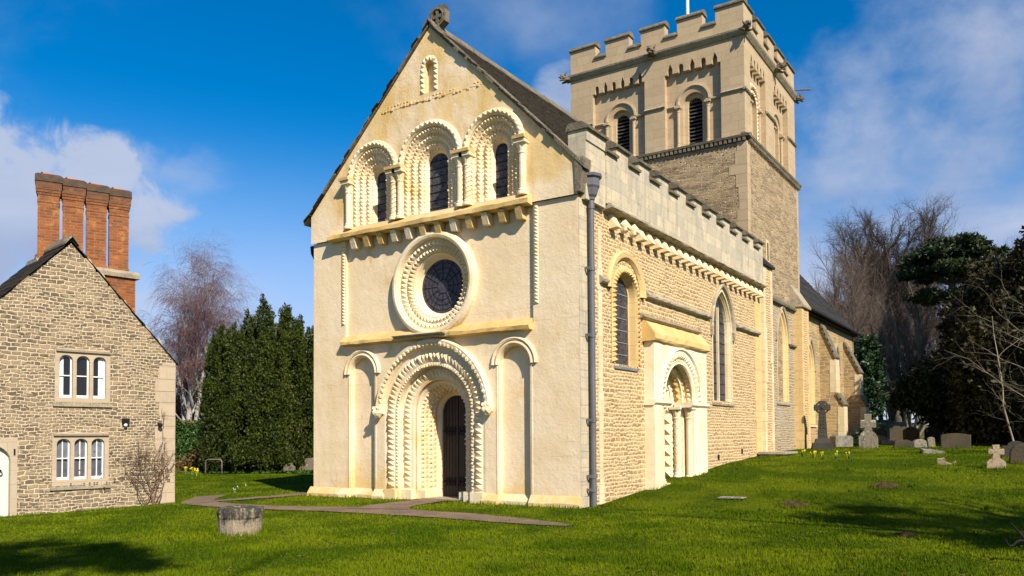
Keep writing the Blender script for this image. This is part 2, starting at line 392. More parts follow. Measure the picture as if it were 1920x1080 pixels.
def slates(name, c1, c2, cm, hgt, li):
    m, t, b = newmat(name); p = pos(t); x, y, z = t.sep(p)
    c, f = brick(t, warp(t, t.comb(y, z), 3., .03), .24, hgt, .012, c1, c2, cm)
    c = t.mix(t.step(t.noise(p, 4, 6, .7), .62, .72), c, li)
    c = t.mix(t.math('MULTIPLY', t.noise(p, 14, 4), .5), c, tuple(v*.5 for v in c1))
    b.inputs['Specular IOR Level'].default_value = .08; t.put(b.inputs['Base Color'], c); t.put(b.inputs['Normal'], t.bump(t.math('SUBTRACT', t.noise(p, 18, 3), f), .8, .03))
    return m
M['slate'] = slates('stone_slates', (.046, .037, .026), (.030, .025, .018), (.02, .017, .013), .17, (.15, .13, .085))
M['slate_dark'] = slates('dark_roof_slates', (.060, .056, .056), (.043, .040, .041), (.02, .02, .02), .15, (.10, .095, .08))
def bricks():
    m, t, b = newmat('red_brick'); p = pos(t); wc = wallco(t)
    c, f = brick(t, warp(t, wc, 4, .012), .23, .075, .010, (.30, .090, .024), (.17, .048, .015), (.22, .13, .07))
    c = t.mix(t.math('MULTIPLY', t.step(t.noise(p, 2.2, 5, .65), .5, .72), .75), c, (.13, .075, .045))
    c = t.mix(t.math('MULTIPLY', t.step(t.noise(p, 6, 4, .65), .52, .70), .6), c, (.44, .20, .06))
    zz = t.sep(p)[2]; c = t.mix(t.math('MULTIPLY', t.step(t.math('ADD', zz, t.math('MULTIPLY', t.noise(p, 5, 5, .7), 1.1)), 8.35, 9.0), .75), c, (.075, .045, .03))
    t.put(b.inputs['Base Color'], c); t.put(b.inputs['Normal'], t.bump(t.math('SUBTRACT', t.noise(p, 30, 3), f), .7, .012))
    return m
M['brick'] = bricks()
def plain(name, c, c2=None, rough=.8, spec=.25, nscale=6, bump=.0, metal=0.):
    m, t, b = newmat(name); p = pos(t)
    t.put(b.inputs['Base Color'], t.mix(t.step(t.noise(p, nscale, 5, .6), .35, .68), c, c2 or tuple(v*.7 for v in c)))
    b.inputs['Roughness'].default_value = rough; b.inputs['Specular IOR Level'].default_value = spec; b.inputs['Metallic'].default_value = metal
    if bump: t.put(b.inputs['Normal'], t.bump(t.noise(p, nscale*3, 4), bump, .02))
    return m
M['soot'] = plain('sooty_brick', (.055, .04, .03), (.10, .06, .035), bump=.5)
M['pot'] = plain('terracotta', (.52, .17, .075), (.40, .13, .06))
M['whitepaint'] = plain('white_paint', (.80, .79, .76), (.74, .73, .69), .45, .4)
M['curtain'] = plain('white_curtain', (.74, .73, .70), (.60, .60, .58), nscale=9)
M['iron'] = plain('black_iron', (.010, .010, .010), (.018, .016, .015), .8, .15)
M['pipe'] = plain('grey_painted_lead', (.125, .122, .135), (.10, .097, .106), .5, .4, 3)
M['lead'] = plain('lead_sheet', (.17, .175, .18), (.24, .245, .25), .55, .5, 4)
M['louvre'] = plain('dark_louvre_slats', (.10, .085, .075), (.06, .05, .045), .7)
M['inner_shade'] = plain('painted_inner_shade', (.006, .006, .006), (.004, .004, .004), 1., 0.)  # near-black colour stands in for the shade inside the tower
M['rust'] = plain('brown_painted_steel', (.13, .10, .08), (.20, .17, .14), .6)
def pathmat():
    m, t, b = newmat('worn_gravel_path'); p = pos(t)
    c = t.mix(t.step(t.noise(p, 1.6, 5, .6), .38, .64), (.20, .13, .085), (.13, .09, .062))
    c = t.mix(t.math('MULTIPLY', t.step(t.noise(p, 45, 3, .7), .5, .68), .6), c, (.27, .20, .145))
    c = t.mix(t.step(t.noise(p, 2.7, 6, .7), .60, .70), c, (.055, .062, .014))
    t.put(b.inputs['Base Color'], c); b.inputs['Roughness'].default_value = .95
    t.put(b.inputs['Normal'], t.bump(t.math('ADD', t.noise(p, 30, 4, .7), t.noise(p, 4, 4)), .8, .02)); return m
M['path'] = pathmat()
M['soil'] = plain('fresh_soil', (.085, .048, .026), (.05, .03, .018), 1., .1, 9, 1.)
M['palegreen'] = plain('pale_green_paint', (.56, .61, .53), (.52, .57, .49), .5, .4)
M['greywhite'] = plain('pale_grey_render', (.66, .66, .66), (.55, .55, .56))
def planks():
    m, t, b = newmat('dark_oak'); p = pos(t)
    g = t.noise(t.vmath('MULTIPLY', p, (14, 14, .8)), 2, 5, .6)
    t.put(b.inputs['Base Color'], t.mix(t.step(g, .3, .7), (.030, .021, .016), (.058, .040, .029)))
    b.inputs['Roughness'].default_value = .6
    t.put(b.inputs['Normal'], t.bump(g, .5, .01)); return m
M['oak'] = planks()
def leadglass(name, c, scale, tint=(.06, .06, .075)):
    m, t, b = newmat(name); wc = wallco(t)
    v = t.n('ShaderNodeTexVoronoi', feature='DISTANCE_TO_EDGE', voronoi_dimensions='2D'); t.put(v.inputs['Vector'], wc); v.inputs['Scale'].default_value = scale
    e = t.step(v.outputs['Distance'], .05, .02)
    v2 = t.n('ShaderNodeTexVoronoi', feature='F1', voronoi_dimensions='2D'); t.put(v2.inputs['Vector'], wc); v2.inputs['Scale'].default_value = scale
    k = t.sep(v2.outputs['Color'])[0]
    cc = t.mix(k, c, tint); cc = t.mix(e, cc, (.10, .10, .105))
    t.put(b.inputs['Base Color'], cc); b.inputs['Roughness'].default_value = .42; b.inputs['Specular IOR Level'].default_value = .35
    t.put(b.inputs['Normal'], t.bump(t.math('ADD', e, t.math('MULTIPLY', k, .4)), .6, .01)); return m
M['glass'] = leadglass('leaded_glass', (.012, .012, .017), 14)
M['rose_glass'] = leadglass('stained_glass', (.022, .021, .033), 11, (.060, .050, .068))
def darkglass():
    m, t, b = newmat('window_glass'); b.inputs['Base Color'].default_value = (.012, .012, .013, 1); b.inputs['Roughness'].default_value = .06
    b.inputs['Specular IOR Level'].default_value = .5; return m
M['pane'] = darkglass()
def foliage(name, a, b_, c, rough=.55, scale=1.2, trans=.0):
    m, t, b = newmat(name); p = pos(t)
    k = t.noise(p, scale, 3); k2 = t.noise(p, 13, 2)
    cc = t.mix(t.step(k, .35, .65), a, b_); cc = t.mix(t.math('MULTIPLY', t.step(k2, .5, .75), .8), cc, c)
    t.put(b.inputs['Base Color'], cc); b.inputs['Roughness'].default_value = rough; b.inputs['Specular IOR Level'].default_value = .2
    if trans:
        b.inputs['Subsurface Weight'].default_value = 0.
    return m
M['yew'] = foliage('yew_needles', (.018, .029, .003), (.042, .056, .0045), (.08, .095, .010))
M['yew_dark'] = foliage('dark_yew_needles', (.012, .024, .008), (.022, .036, .010), (.048, .050, .014), scale=.8)
M['yew_gold'] = foliage('bronzed_conifer', (.016, .019, .006), (.034, .030, .008), (.095, .062, .013), scale=.7)
M['cedar'] = foliage('cedar_needles', (.020, .036, .014), (.032, .046, .016), (.06, .065, .022))
M['holly'] = foliage('holly_leaves', (.016, .038, .014), (.026, .055, .018), (.05, .085, .03), .4)
M['ivy'] = foliage('ivy_leaves', (.028, .065, .014), (.045, .10, .022), (.085, .16, .04), .35, 2.5)
M['brownbush'] = foliage('brown_beech_leaves', (.10, .06, .022), (.15, .085, .03), (.20, .13, .05))
M['bulb'] = foliage('bulb_leaves', (.05, .12, .02), (.08, .16, .03), (.12, .22, .05))
M['petal'] = plain('daffodil_petals', (.85, .68, .03), (.88, .60, .02))
M['snow'] = plain('snowdrop_petals', (.8, .82, .78), (.75, .78, .72))
def grassmat(name, k=1.):
    m, t, b = newmat(name); p = pos(t)
    n = t.noise(p, .55, 5, .6); n2 = t.noise(p, 5.5, 4, .6)
    c = t.mix(t.step(n, .40, .60), tuple(v*k for v in (.046, .076, .0018)), tuple(v*k for v in (.096, .124, .0035)))
    c = t.mix(t.math('MULTIPLY', t.step(n2, .5, .72), .45), c, tuple(v*k for v in (.026, .050, .001)))
    c = t.mix(t.math('MULTIPLY', t.step(t.noise(p, 38, 2), .6, .78), .45), c, tuple(v*k for v in (.13, .125, .014)))
    t.put(b.inputs['Base Color'], c); b.inputs['Roughness'].default_value = .9; b.inputs['Specular IOR Level'].default_value = .03
    return m
M['grass'] = grassmat('grass_blades', 1.25)
def groundmat():
    m = grassmat('lawn', .95); t = NT(m.node_tree); b = [n for n in m.node_tree.nodes if n.type == 'BSDF_PRINCIPLED'][0]
    p = pos(t); h = t.math('ADD', t.noise(p, 9, 5, .7), t.math('MULTIPLY', t.noise(p, 40, 3, .7), .6))
    t.put(b.inputs['Normal'], t.bump(h, 1., .06)); return m
M['lawn'] = groundmat()
def bark(name, a, b_, c, sc_=6, str_=.6):
    m, t, b = newmat(name); p = pos(t)
    n = t.noise(t.vmath('MULTIPLY', p, (1, 1, .35)), sc_, 5, .65)
    cc = t.mix(t.step(n, .35, .65), a, b_); cc = t.mix(t.step(t.noise(p, 1.4, 3), .5, .62), cc, c)
    t.put(b.inputs['Base Color'], cc); t.put(b.inputs['Normal'], t.bump(n, str_, .03)); return m
M['bark'] = bark('tree_bark', (.055, .046, .036), (.10, .082, .06), (.07, .075, .04))
M['twig'] = bark('fine_twigs', (.042, .030, .026), (.060, .042, .036), (.05, .036, .03))
M['twig_red'] = bark('reddish_twigs', (.115, .084, .068), (.15, .108, .086), (.13, .09, .072))
M['twig_birch'] = bark('purple_birch_twigs', (.115, .056, .054), (.16, .078, .074), (.135, .068, .065))
M['birchbark'] = bark('birch_bark', (.40, .36, .33), (.28, .24, .22), (.16, .13, .12))
M['paletwig'] = bark('pale_branches', (.30, .26, .19), (.22, .185, .13), (.16, .14, .09))
M['rosestem'] = bark('rambler_stems', (.13, .085, .05), (.18, .115, .07), (.10, .07, .045))
GRAVE = {
 'dark': lichened('grave_dark_stone', (.055, .047, .036), (.035, .032, .027), (.12, .11, .08), -.05),
 'grey': lichened('grave_grey_lichen', (.20, .17, .12), (.14, .12, .085), (.46, .42, .33), .03),
 'gold': lichened('grave_golden_lichen', (.23, .17, .07), (.17, .12, .055), (.36, .30, .18), -.01),
 'white': lichened('grave_white_crust', (.26, .235, .19), (.18, .16, .125), (.52, .49, .43), .02),
 'buff': lichened('grave_buff_stone', (.40, .30, .19), (.34, .25, .16), (.48, .38, .26), .0),
 'brown': lichened('grave_mossy_brown', (.085, .062, .036), (.06, .05, .028), (.30, .27, .21), -.06),
}
# ------------------------------------------------------------------ carved-arch tools
def arch_pts(cx, zb, zs, r, nj=1, na=24, c=0.):
    """opening outline from lower left over the head to lower right; c>0 gives a pointed head"""
    L = [(cx-r, zb+(zs-zb)*k/nj) for k in range(nj)]
    Rr = r+c; top = math.acos(c/Rr) if c else math.pi/2
    arcL = [(cx+c-Rr*math.cos(top*k/(na//2)), zs+Rr*math.sin(top*k/(na//2))) for k in range(na//2+1)]
    arcR = [(2*cx-u, z) for u, z in arcL[::-1][1:]]
    Rj = [(cx+r, zs-(zs-zb)*(k+1)/nj) for k in range(nj)]
    return L+arcL+arcR+Rj
def rings(mb, cx, zb, zs, prof, na=28, c=0., arc_only=False, nj=1):
    R_ = []
    for r, d in prof:
        p = arch_pts(cx, zb, zs, r, nj, na, c)
        if arc_only: p = p[nj:len(p)-nj]
        R_.append([(u, d, z) for u, z in p])
    mb.rows(R_)
def path_steps(cx, zb, zs, r, pitch, arc_only=False, c=0.):
    na = max(6, int(math.pi*r/pitch/2)*2); nj = 0 if arc_only else max(1, int((zs-zb)/pitch))
    return (1 if arc_only else nj), na
def teeth(mb, cx, zb, zs, ra, da, rb, db, h, pitch, arc_only=False, c=0., lean=.5, dz=0., seed=0):
    """a row of pyramidal points between the rims (ra,da) and (rb,db)"""
    nj, na = path_steps(cx, zb, zs, max(ra, rb), pitch, arc_only, c)
    A = arch_pts(cx, zb, zs, ra, nj, na, c); B = arch_pts(cx, zb, zs, rb, nj, na, c)
    if arc_only: A = A[1:-1]; B = B[1:-1]
    n = math.hypot(rb-ra, db-da); nr, nd = -abs(db-da)/n, -abs(rb-ra)/n
    q = random.Random(seed)
    for i in range(len(A)-1):
        a0, a1, b0, b1 = A[i], A[i+1], B[i], B[i+1]
        m0 = ((a0[0]+a1[0])/2*(1-lean)+(b0[0]+b1[0])/2*lean, (a0[1]+a1[1])/2*(1-lean)+(b0[1]+b1[1])/2*lean)
        hh = h*q.uniform(.68, 1.22)
        vx, vz = m0[0]-cx, max(0., m0[1]-zs); L = math.hypot(vx, vz) or 1
        ap = (m0[0]+vx/L*nr*hh+q.uniform(-.1, .1)*h, da*(1-lean)+db*lean+nd*hh, m0[1]+vz/L*nr*hh+dz+q.uniform(-.14, .14)*h)
        P = [(a0[0], da, a0[1]), (a1[0], da, a1[1]), (b1[0], db, b1[1]), (b0[0], db, b0[1])]
        for k in range(4): mb.face([P[k], P[(k+1) % 4], ap])
def chevron(mb, cx, zb, zs, ra, da, rb, db, h, pitch, arc_only=False, c=0.):
    """a zigzag roll between two rims"""
    nj, na = path_steps(cx, zb, zs, max(ra, rb), pitch/2, arc_only, c)
    n = math.hypot(rb-ra, db-da); nr, nd = -abs(db-da)/n, -abs(rb-ra)/n
    rows = []
    for f, hh in ((0, 0), (.12, 0), (None, h), (None, 0), (.95, 0), (1, 0)): rows.append((f, hh))
    out = []
    for k, (f, hh) in enumerate(rows):
        pa = []
        for par in (0, 1):
            ff = f if f is not None else ((.22, .62) if k == 2 else (.46, .86))[par]
            pa.append(arch_pts(cx, zb, zs, ra+(rb-ra)*ff+nr*hh, nj, na, c))
        m = [(pa[i % 2][i][0], da+(db-da)*(f if f is not None else ((.22, .62) if k == 2 else (.46, .86))[i % 2])+nd*hh, pa[i % 2][i][1]) for i in range(len(pa[0]))]
        out.append(m[1:-1] if arc_only else m)
    mb.rows(out)
def colonnette(mb, u, d, z0, z1, r, cap=.3, twist=False):
    mb.lathe((u, d), [(r*1.55, z0), (r*1.55, z0+.05), (r*1.25, z0+.08), (r*1.35, z0+.11), (r, z0+.14), (r, z1-cap), (r*1.2, z1-cap+.02), (r*1.2, z1-cap+.05), (r*1.05, z1-cap+.06), (r*1.7, z1-.08)], 12)
    mb.box(u-r*1.9, u+r*1.9, d-r*1.9, d+r*1.9, z1-.08, z1)
    if twist:
        for j in range(3):
            mb.tube([(u+r*math.cos(a), d+r*math.sin(a), z0+.14+(z1-cap-z0-.14)*k/26) for k in range(27) for a in [j*2.094+k*.55]], r*.28, 4, False)

# ================================================================== THE CHURCH
CH = thing('norman_church', 'cream limewashed stone church with zigzag carved west door and battlemented tower', 'church')
# ---- west front
mb = MB(W)
WX0, WX1 = -.05, 8.4
XS, XM = (2.26, 6.14), 4.2
ZW = 8.56
port = dict(cx=4.2, zb=.0, zs=2.30)
holes = [arch_pts(4.2, .001, 2.30, 1.60, 1, 36)]
for c_ in (1.80, 6.65): holes.append(arch_pts(c_, .001, 3.38, .44, 1, 20))
panel = [(1.19, 4.30), (7.19, 4.30), (7.19, 7.05), (1.19, 7.05)]
mb.holed([(WX0, -.4), (WX1, -.4), (WX1, 7.06), (WX0, 7.06)], holes+[panel], 0., .12)
mb.build('west_wall', M['plaster'], CH)
mb = MB(W)
for c_ in (1.80, 6.65):
    pts = arch_pts(c_, -.3, 3.38, .46, 1, 20); mb.face([(u, .15, z) for u, z in pts])
mb.holed([(1.15, 4.25), (7.23, 4.25), (7.23, 7.1), (1.15, 7.1)], [[(4.24+1.20*math.cos(a*math.pi/24), 5.5+1.20*math.sin(a*math.pi/24)) for a in range(48)]], .075)
mb.build('recessed_panel', M['plaster'], CH)
mb = MB(W)
gh = [arch_pts(XM, 7.30, ZW, .90, 1, 28)]+[arch_pts(c_, 7.30, ZW, .76, 1, 24) for c_ in XS]+[arch_pts(4.17, 10.32, 10.98, .15, 1, 10)]
mb.holed([(WX0-.03, 7.06), (8.42, 7.06), (8.42, 7.80), (4.2, 11.98), (WX0-.03, 7.80)], gh, -.07, .3)
mb.face([(4.0, .08, 10.2), (4.4, .08, 10.2), (4.4, .08, 11.3), (4.0, .08, 11.3)])
mb.build('gable_wall', M['plaster'], CH)
# zigzag-edged slit and the carved band in the gable
mb = MB(W)
teeth(mb, 4.17, 10.32, 10.98, .285, -.07, .15, -.07, .045, .12, lean=.5)
mb.build('gable_niche', M['carved'], CH)
mb = MB(W); mb.box(2.55, 5.82, -.076, -.06, 10.135, 10.19)
for k in range(30):
    u = 2.58+k*.107; z = 10.16+.02*math.sin(k*.2)
    if rng.random() < .75: mb.box(u, u+rng.uniform(.05, .085), -.085-.012*(k % 2), -.06, z-rng.uniform(.02, .055), z+rng.uniform(.0, .05))
    if rng.random() < .4: mb.box(u+.01, u+.06, -.085, -.06, z+.06, z+.09)
mb.build('carved_band', M['plaster'], CH)
# upper string over small corbels
mb = MB(W)
mb.rough([(-.06, 6.98), (-.25, 7.02), (-.25, 7.12), (-.15, 7.20), (-.06, 7.26)], .72, 7.22, .016)
mb.build('corbel_shelf', M['ochre'], CH)
cb = MB(W); cb.hexa([(-.085, .06, -.0), (.085, .06, 0), (.085, -.11, -.0), (-.085, -.11, 0)], [(-.085, .06, .27), (.085, .06, .27), (.085, -.21, .27), (-.085, -.21, .27)])
cpal = ['carved', 'ochre', 'ochre', 'white', 'white', 'ochre', 'ochre', 'white', 'ochre', 'carved', 'ochre', 'ochre']
for k in range(12):
    o = cb.build('corbel', M[cpal[k]], CH, loc=(1.60+k*.482, .0, 6.715))
# lower string
mb = MB(W)
mb.rough([(.05, 4.12), (-.17, 4.16), (-.17, 4.24), (.02, 4.42), (.08, 4.42)], 1.14, 7.17, .016)
mb.build('string_course', M['ochre'], CH)
mb = MB(W); mb.bar([(-.17, 4.20), (-.30, 4.235), (-.30, 4.25), (-.16, 4.262)], 3.1, 4.75); mb.build('lead_flashing', M['lead'], CH)
# zigzag strips beside the panel
for u0, u1 in ((1.04, 1.17), (7.205, 7.35)):
    mb = MB(W)
    for k in range(27):
        z = 4.72+k*.084
        mb.face([(u0, -.004, z), (u0, -.004, z+.084), ((u0+u1)/2, -.055, z+.058)])
        mb.face([(u0, -.004, z+.084), (u1, -.004, z+.084), ((u0+u1)/2, -.055, z+.058)])
        mb.face([(u1, -.004, z), (u1, -.004, z+.084), ((u0+u1)/2, -.055, z+.058)])
        mb.face([(u0, -.004, z), (u1, -.004, z), ((u0+u1)/2, -.055, z+.058)])
    mb.build('zigzag_strip', M['carved'], CH)
# plinth
for a, b, d0 in ((-.16, 1.36, 0), (2.24, 2.62, 0), (5.78, 6.21, 0), (7.09, 8.43, 0), (1.36, 2.24, .16), (6.21, 7.09, .16)):
    mb = MB(W); mb.rough([(d0, -.4), (d0-.13, -.4), (d0-.13, .20), (d0-.02, .35), (d0, .36)], a, b, .014)
    mb.build('plinth', M['ochre'], CH)
# blind arches
for c_ in (1.80, 6.65):
    mb = MB(W)
    rings(mb, c_, .0, 3.38, [(.66, .004), (.64, -.05), (.60, -.07), (.56, -.05), (.55, .004)], 20, arc_only=True)
    rings(mb, c_, .0, 3.38, [(.55, -.01), (.53, -.05), (.49, -.06), (.45, -.03), (.43, .02), (.43, .16)], 20, arc_only=True)
    rings(mb, c_, .0, 3.38, [(.52, -.004), (.48, -.012), (.45, .015), (.437, .06), (.437, .16)], 20)
    mb.build('blind_arch', M['carved'], CH, smooth=False)
# ---- great west portal
mb = MB(W); P_ = (4.2, -.3, 2.30)
rings(mb, *P_, [(1.61, .0), (1.56, .012), (1.17, .03), (1.17, .20), (1.12, .22), (.88, .235), (.88, .30), (.86, .345), (.80, .33), (.77, .36), (.75, .40), (.555, .80), (.55, .84), (.47, .92), (.47, 1.02)], 36)
mb.build('west_portal', M['carved'], CH); WP = bpy.context.scene.objects['west_portal']
mb = MB(W)
rings(mb, *P_, [(1.84, .004), (1.84, -.10), (1.80, -.145), (1.72, -.13), (1.66, -.07), (1.61, -.02), (1.61, .01)], 40, arc_only=True)
q = random.Random(3)
for k in range(40):
    a = math.pi*(k+.5)/40; rad = 1.715
    mb.blob((4.2-rad*math.cos(a), -.115, 2.30+rad*math.sin(a)), .062*q.uniform(.8, 1.2), k, .25, 1, .6, 1, 6, 4)
mb.build('hood_mould', M['carved'], WP)
for u in (2.45, 5.95):
    mb = MB(W); mb.blob((u, -.10, 2.36), .15, int(u*7), .16, .85, .8, 1.05, 10, 7); mb.blob((u-.03, -.20, 2.34), .06, 5, .2); mb.blob((u+.07, -.17, 2.44), .05, 6, .2); mb.blob((u-.09, -.16, 2.45), .05, 7, .2)
    mb.build('label_stop', M['plaster'], WP)
mb = MB(W)
teeth(mb, 4.2, .42, 2.30, 1.52, .012, 1.27, .025, .095, .132, lean=.42, dz=.035, seed=2)
teeth(mb, 4.2, .42, 2.30, 1.255, .02, 1.175, .06, .055, .085, lean=.6)
mb.build('beakhead_order', M['carved'], WP)
mb = MB(W)
teeth(mb, 4.2, .42, 2.30, 1.12, .20, .91, .235, .09, .132, lean=.42, dz=.035, seed=4)
rings(mb, 4.2, .0, 2.30, [(.885, .25), (.87, .235), (.84, .245), (.835, .29), (.85, .33)], 30)
mb.build('inner_beakhead_order', M['carved'], WP)
mb = MB(W)
for k in range(4):
    f0, f1 = k/4, (k+1)/4; e = lambda f: (.75-.195*f, .40+.40*f)
    (ra, da), (rb, db) = e(f0), e(f1)
    teeth(mb, 4.2, .40, 2.30, ra, da, rb, db, .065, .115, lean=.5, dz=.04 if k % 2 else .0, seed=k)
mb.build('lozenge_order', M['carved'], WP)
for a, b, d0 in ((2.62, 3.0, -.08), (5.40, 5.78, -.08)): mb = MB(W); mb.box(a, b, d0, .1, -.3, .38); mb.build('portal_base', M['white'], WP)
for s_ in (-1, 1):
    mb = MB(W); x0, x1 = sorted((4.2+s_*1.17, 4.2+s_*.84)); mb.box(x0, x1, .13, .34, -.3, .36); mb.build('portal_base', M['white'], WP)
    mb = MB(W); x0, x1 = sorted((4.2+s_*.84, 4.2+s_*.54)); mb.hexa([(x0, .34, -.3), (x1, .34, -.3), (x1, .8, -.3), (x0, .8, -.3)], [(x0+(.03 if s_ < 0 else 0), .34, .34), (x1-(0 if s_ < 0 else .03), .34, .34), (x1, .8, .34), (x0, .8, .34)]); mb.build('portal_base', M['white'], WP)
# the door
mb = MB(W); q = random.Random(5)
n = 9
for k in range(n):
    a = 3.74+k*.92/n; b = 3.74+(k+1)*.92/n-.012; dd = .965+q.uniform(-.006, .006)
    if k == 4: b -= .015
    tops = [(x, 2.30+math.sqrt(max(0, .47**2-(x-4.2)**2))) for x in (a, (a+b)/2, b)]
    mb.prism([(a, .16), (b, .16)]+tops[::-1], dd, 1.03)
mb.face([(3.7, 1.025, .1), (4.7, 1.025, .1), (4.7, 1.025, 2.9), (3.7, 1.025, 2.9)])
door = mb.build('door', M['oak'], WP)
for z in (.55, 1.85):
    for s_ in (-1, 1):
        mb = MB(W); mb.box(*sorted((4.2+s_*.45, 4.2+s_*.05)), .945, .962, z-.025, z+.025)
        for k in range(3):
            c0 = 4.2+s_*(.36-.12*k); mb.tube([(c0, .95, z), (c0-s_*.03, .948, z+.08), (c0-s_*.08, .948, z+.11)], .012, 4); mb.tube([(c0, .95, z), (c0-s_*.03, .948, z-.08), (c0-s_*.08, .948, z-.11)], .012, 4)
        mb.build('strap_hinge', M['iron'], WP)
mb = MB(W); mb.box(3.55, 4.85, .3, 1.1, -.3, .155); mb.build('threshold', M['string'], WP)
# ---- rose window
rc = (4.24, 5.50)
def ring3(prof, n=64):
    return [[(rc[0]+r*math.cos(2*math.pi*k/n), d, rc[1]+r*math.sin(2*math.pi*k/n)) for k in range(n+1)] for r, d in prof]
mb = MB(W); mb.rows(ring3([(1.33, .08), (1.33, -.04), (1.29, -.10), (1.22, -.12), (1.16, -.10), (1.14, -.05), (1.13, .03), (.83, .19), (.81, .17), (.78, .19), (.70, .36), (.67, .37)]))
RW = mb.build('rose_window', M['carved'], CH)
mb = MB(W)
def rteeth(ra, da, rb, db, h, n, ph):
    for k in range(n):
        a0, a1 = 2*math.pi*(k+ph)/n, 2*math.pi*(k+1+ph)/n; am = (a0+a1)/2; rm = (ra+rb)/2
        P = [(rc[0]+ra*math.cos(a0), da, rc[1]+ra*math.sin(a0)), (rc[0]+ra*math.cos(a1), da, rc[1]+ra*math.sin(a1)), (rc[0]+rb*math.cos(a1), db, rc[1]+rb*math.sin(a1)), (rc[0]+rb*math.cos(a0), db, rc[1]+rb*math.sin(a0))]
        ap = (rc[0]+(rm-h*.4)*math.cos(am), (da+db)/2-h, rc[1]+(rm-h*.4)*math.sin(am))
        for j in range(4): mb.face([P[j], P[(j+1) % 4], ap])
rteeth(1.13, .03, .98, .11, .10, 50, 0); rteeth(.98, .11, .83, .19, .115, 50, .5)
mb.build('zigzag_ring', M['carved'], RW)
mb = MB(W)
mb.v = [(rc[0]+.70*math.cos(2*math.pi*k/64), .365, rc[1]+.70*math.sin(2*math.pi*k/64)) for k in range(64)]; mb.f = [list(range(64))]
mb.build('stained_glass', M['rose_glass'], RW)
mb = MB(W)
for r in (.18, .34, .47, .60): mb.tube([(rc[0]+r*math.cos(2*math.pi*k/32), .358, rc[1]+r*math.sin(2*math.pi*k/32)) for k in range(33)], .006, 4, False)
for k in range(12): a = k*math.pi/6; mb.tube([(rc[0]+.18*math.cos(a), .358, rc[1]+.18*math.sin(a)), (rc[0]+.67*math.cos(a), .358, rc[1]+.67*math.sin(a))], .008, 4, False)
mb.build('lead_tracery', M['iron'], RW)
# ---- the three gable windows
def gable_window(cx, R_, gr, nOrd, name):
    mb = MB(W); zb = 7.26
    wd = (R_-.02-gr-.05)/nOrd; prof = [(R_+.02, -.07)]; ords = []
    r = R_-.02; d = -.06
    for k in range(nOrd):
        prof += [(r, d), (r-wd*.72, d+.03)]; ords.append((r, d, r-wd*.72, d+.03)); r -= wd*.72
        prof += [(r, d+.08)]; r -= wd*.28; d += .08; prof += [(r, d)]
    prof += [(gr+.03, d+.03), (gr, .275), (gr, .36)]
    rings(mb, cx, zb, ZW, prof, 28)
    wn = mb.build(name, M['carved'], CH)
    for k, (ra, da, rb, db) in enumerate(ords):
        mb = MB(W); teeth(mb, cx, zb+.06, ZW, ra-.01, da, rb+.005, db, .07, .102, lean=.5, dz=.02, seed=k)
        teeth(mb, cx, zb+.06, ZW, rb, db+.01, rb-.0001, db+.10, .05, .102, lean=.4, dz=.0, seed=k+9)
        mb.build('zigzag_order', M['carved'], wn)
    mb = MB(W); pts = arch_pts(cx, zb, ZW, gr+.01, 1, 20); mb.face([(u, .30, z) for u, z in pts]); mb.build('leaded_glass', M['glass'], wn)
    mb = MB(W)
    for z in np.arange(7.5, ZW+gr, .2): mb.box(cx-gr, cx+gr, .286, .295, z-.008, z+.008)
    mb.build('saddle_bars', M['iron'], wn)
    mb = MB(W); Ro = R_+.10
    rings(mb, cx, 7.3, ZW, [(R_+.14, -.066), (R_+.13, -.13), (R_+.04, -.15), (R_-.02, -.10), (R_-.02, -.06)], 28, arc_only=True)
    teeth(mb, cx, 7.3, ZW, R_+.15, -.10, R_+.02, -.145, .07, .15, arc_only=True, lean=.4)
    mb.build('beaded_hood', M['carved'], wn)
gable_window(XM, .90, .32, 3, 'central_window')
for c_ in XS: gable_window(c_, .76, .19, 3, 'side_window')
for u, tw in ((1.40, False), (3.02, True), (3.24, False), (5.18, False), (5.40, True), (6.99, False)):
    mb = MB(W); colonnette(mb, u, -.10, 7.26, 8.52, .083, .32, tw); mb.build('colonnette', M['carved'], CH, smooth=False)
for a, b in ((2.86, 3.40), (5.02, 5.56), (1.22, 1.56), (6.83, 7.16)):
    mb = MB(W); mb.bar([(-.02, 8.50), (-.30, 8.53), (-.31, 8.60), (-.02, 8.63)], a, b); mb.build('abacus', M['ochre'], CH)
# ---- nave walls
mb = MB(S)
w1 = dict(cx=2.30, zb=3.42, zs=5.10)
w2 = dict(cx=9.20, zb=2.76, zs=5.02)
hol = [arch_pts(2.30, 3.42, 5.10, .66, 1, 24), arch_pts(9.20, 2.76, 4.98, .92, 1, 24, c=.55), [(3.55, -.4), (6.75, -.4), (6.75, 4.2), (3.55, 4.2)]]
mb.holed([(.0, -.39), (13.2, -.39), (13.2, 7.0), (.0, 7.0)], hol, 0., .12)
mb.build('south_nave_wall', M['rubble'], CH)
mb = MB(); mb.box(-.05, .6, .1, 13.2, -.39, 7.8); mb.build('north_nave_wall', M['rubble'], CH)
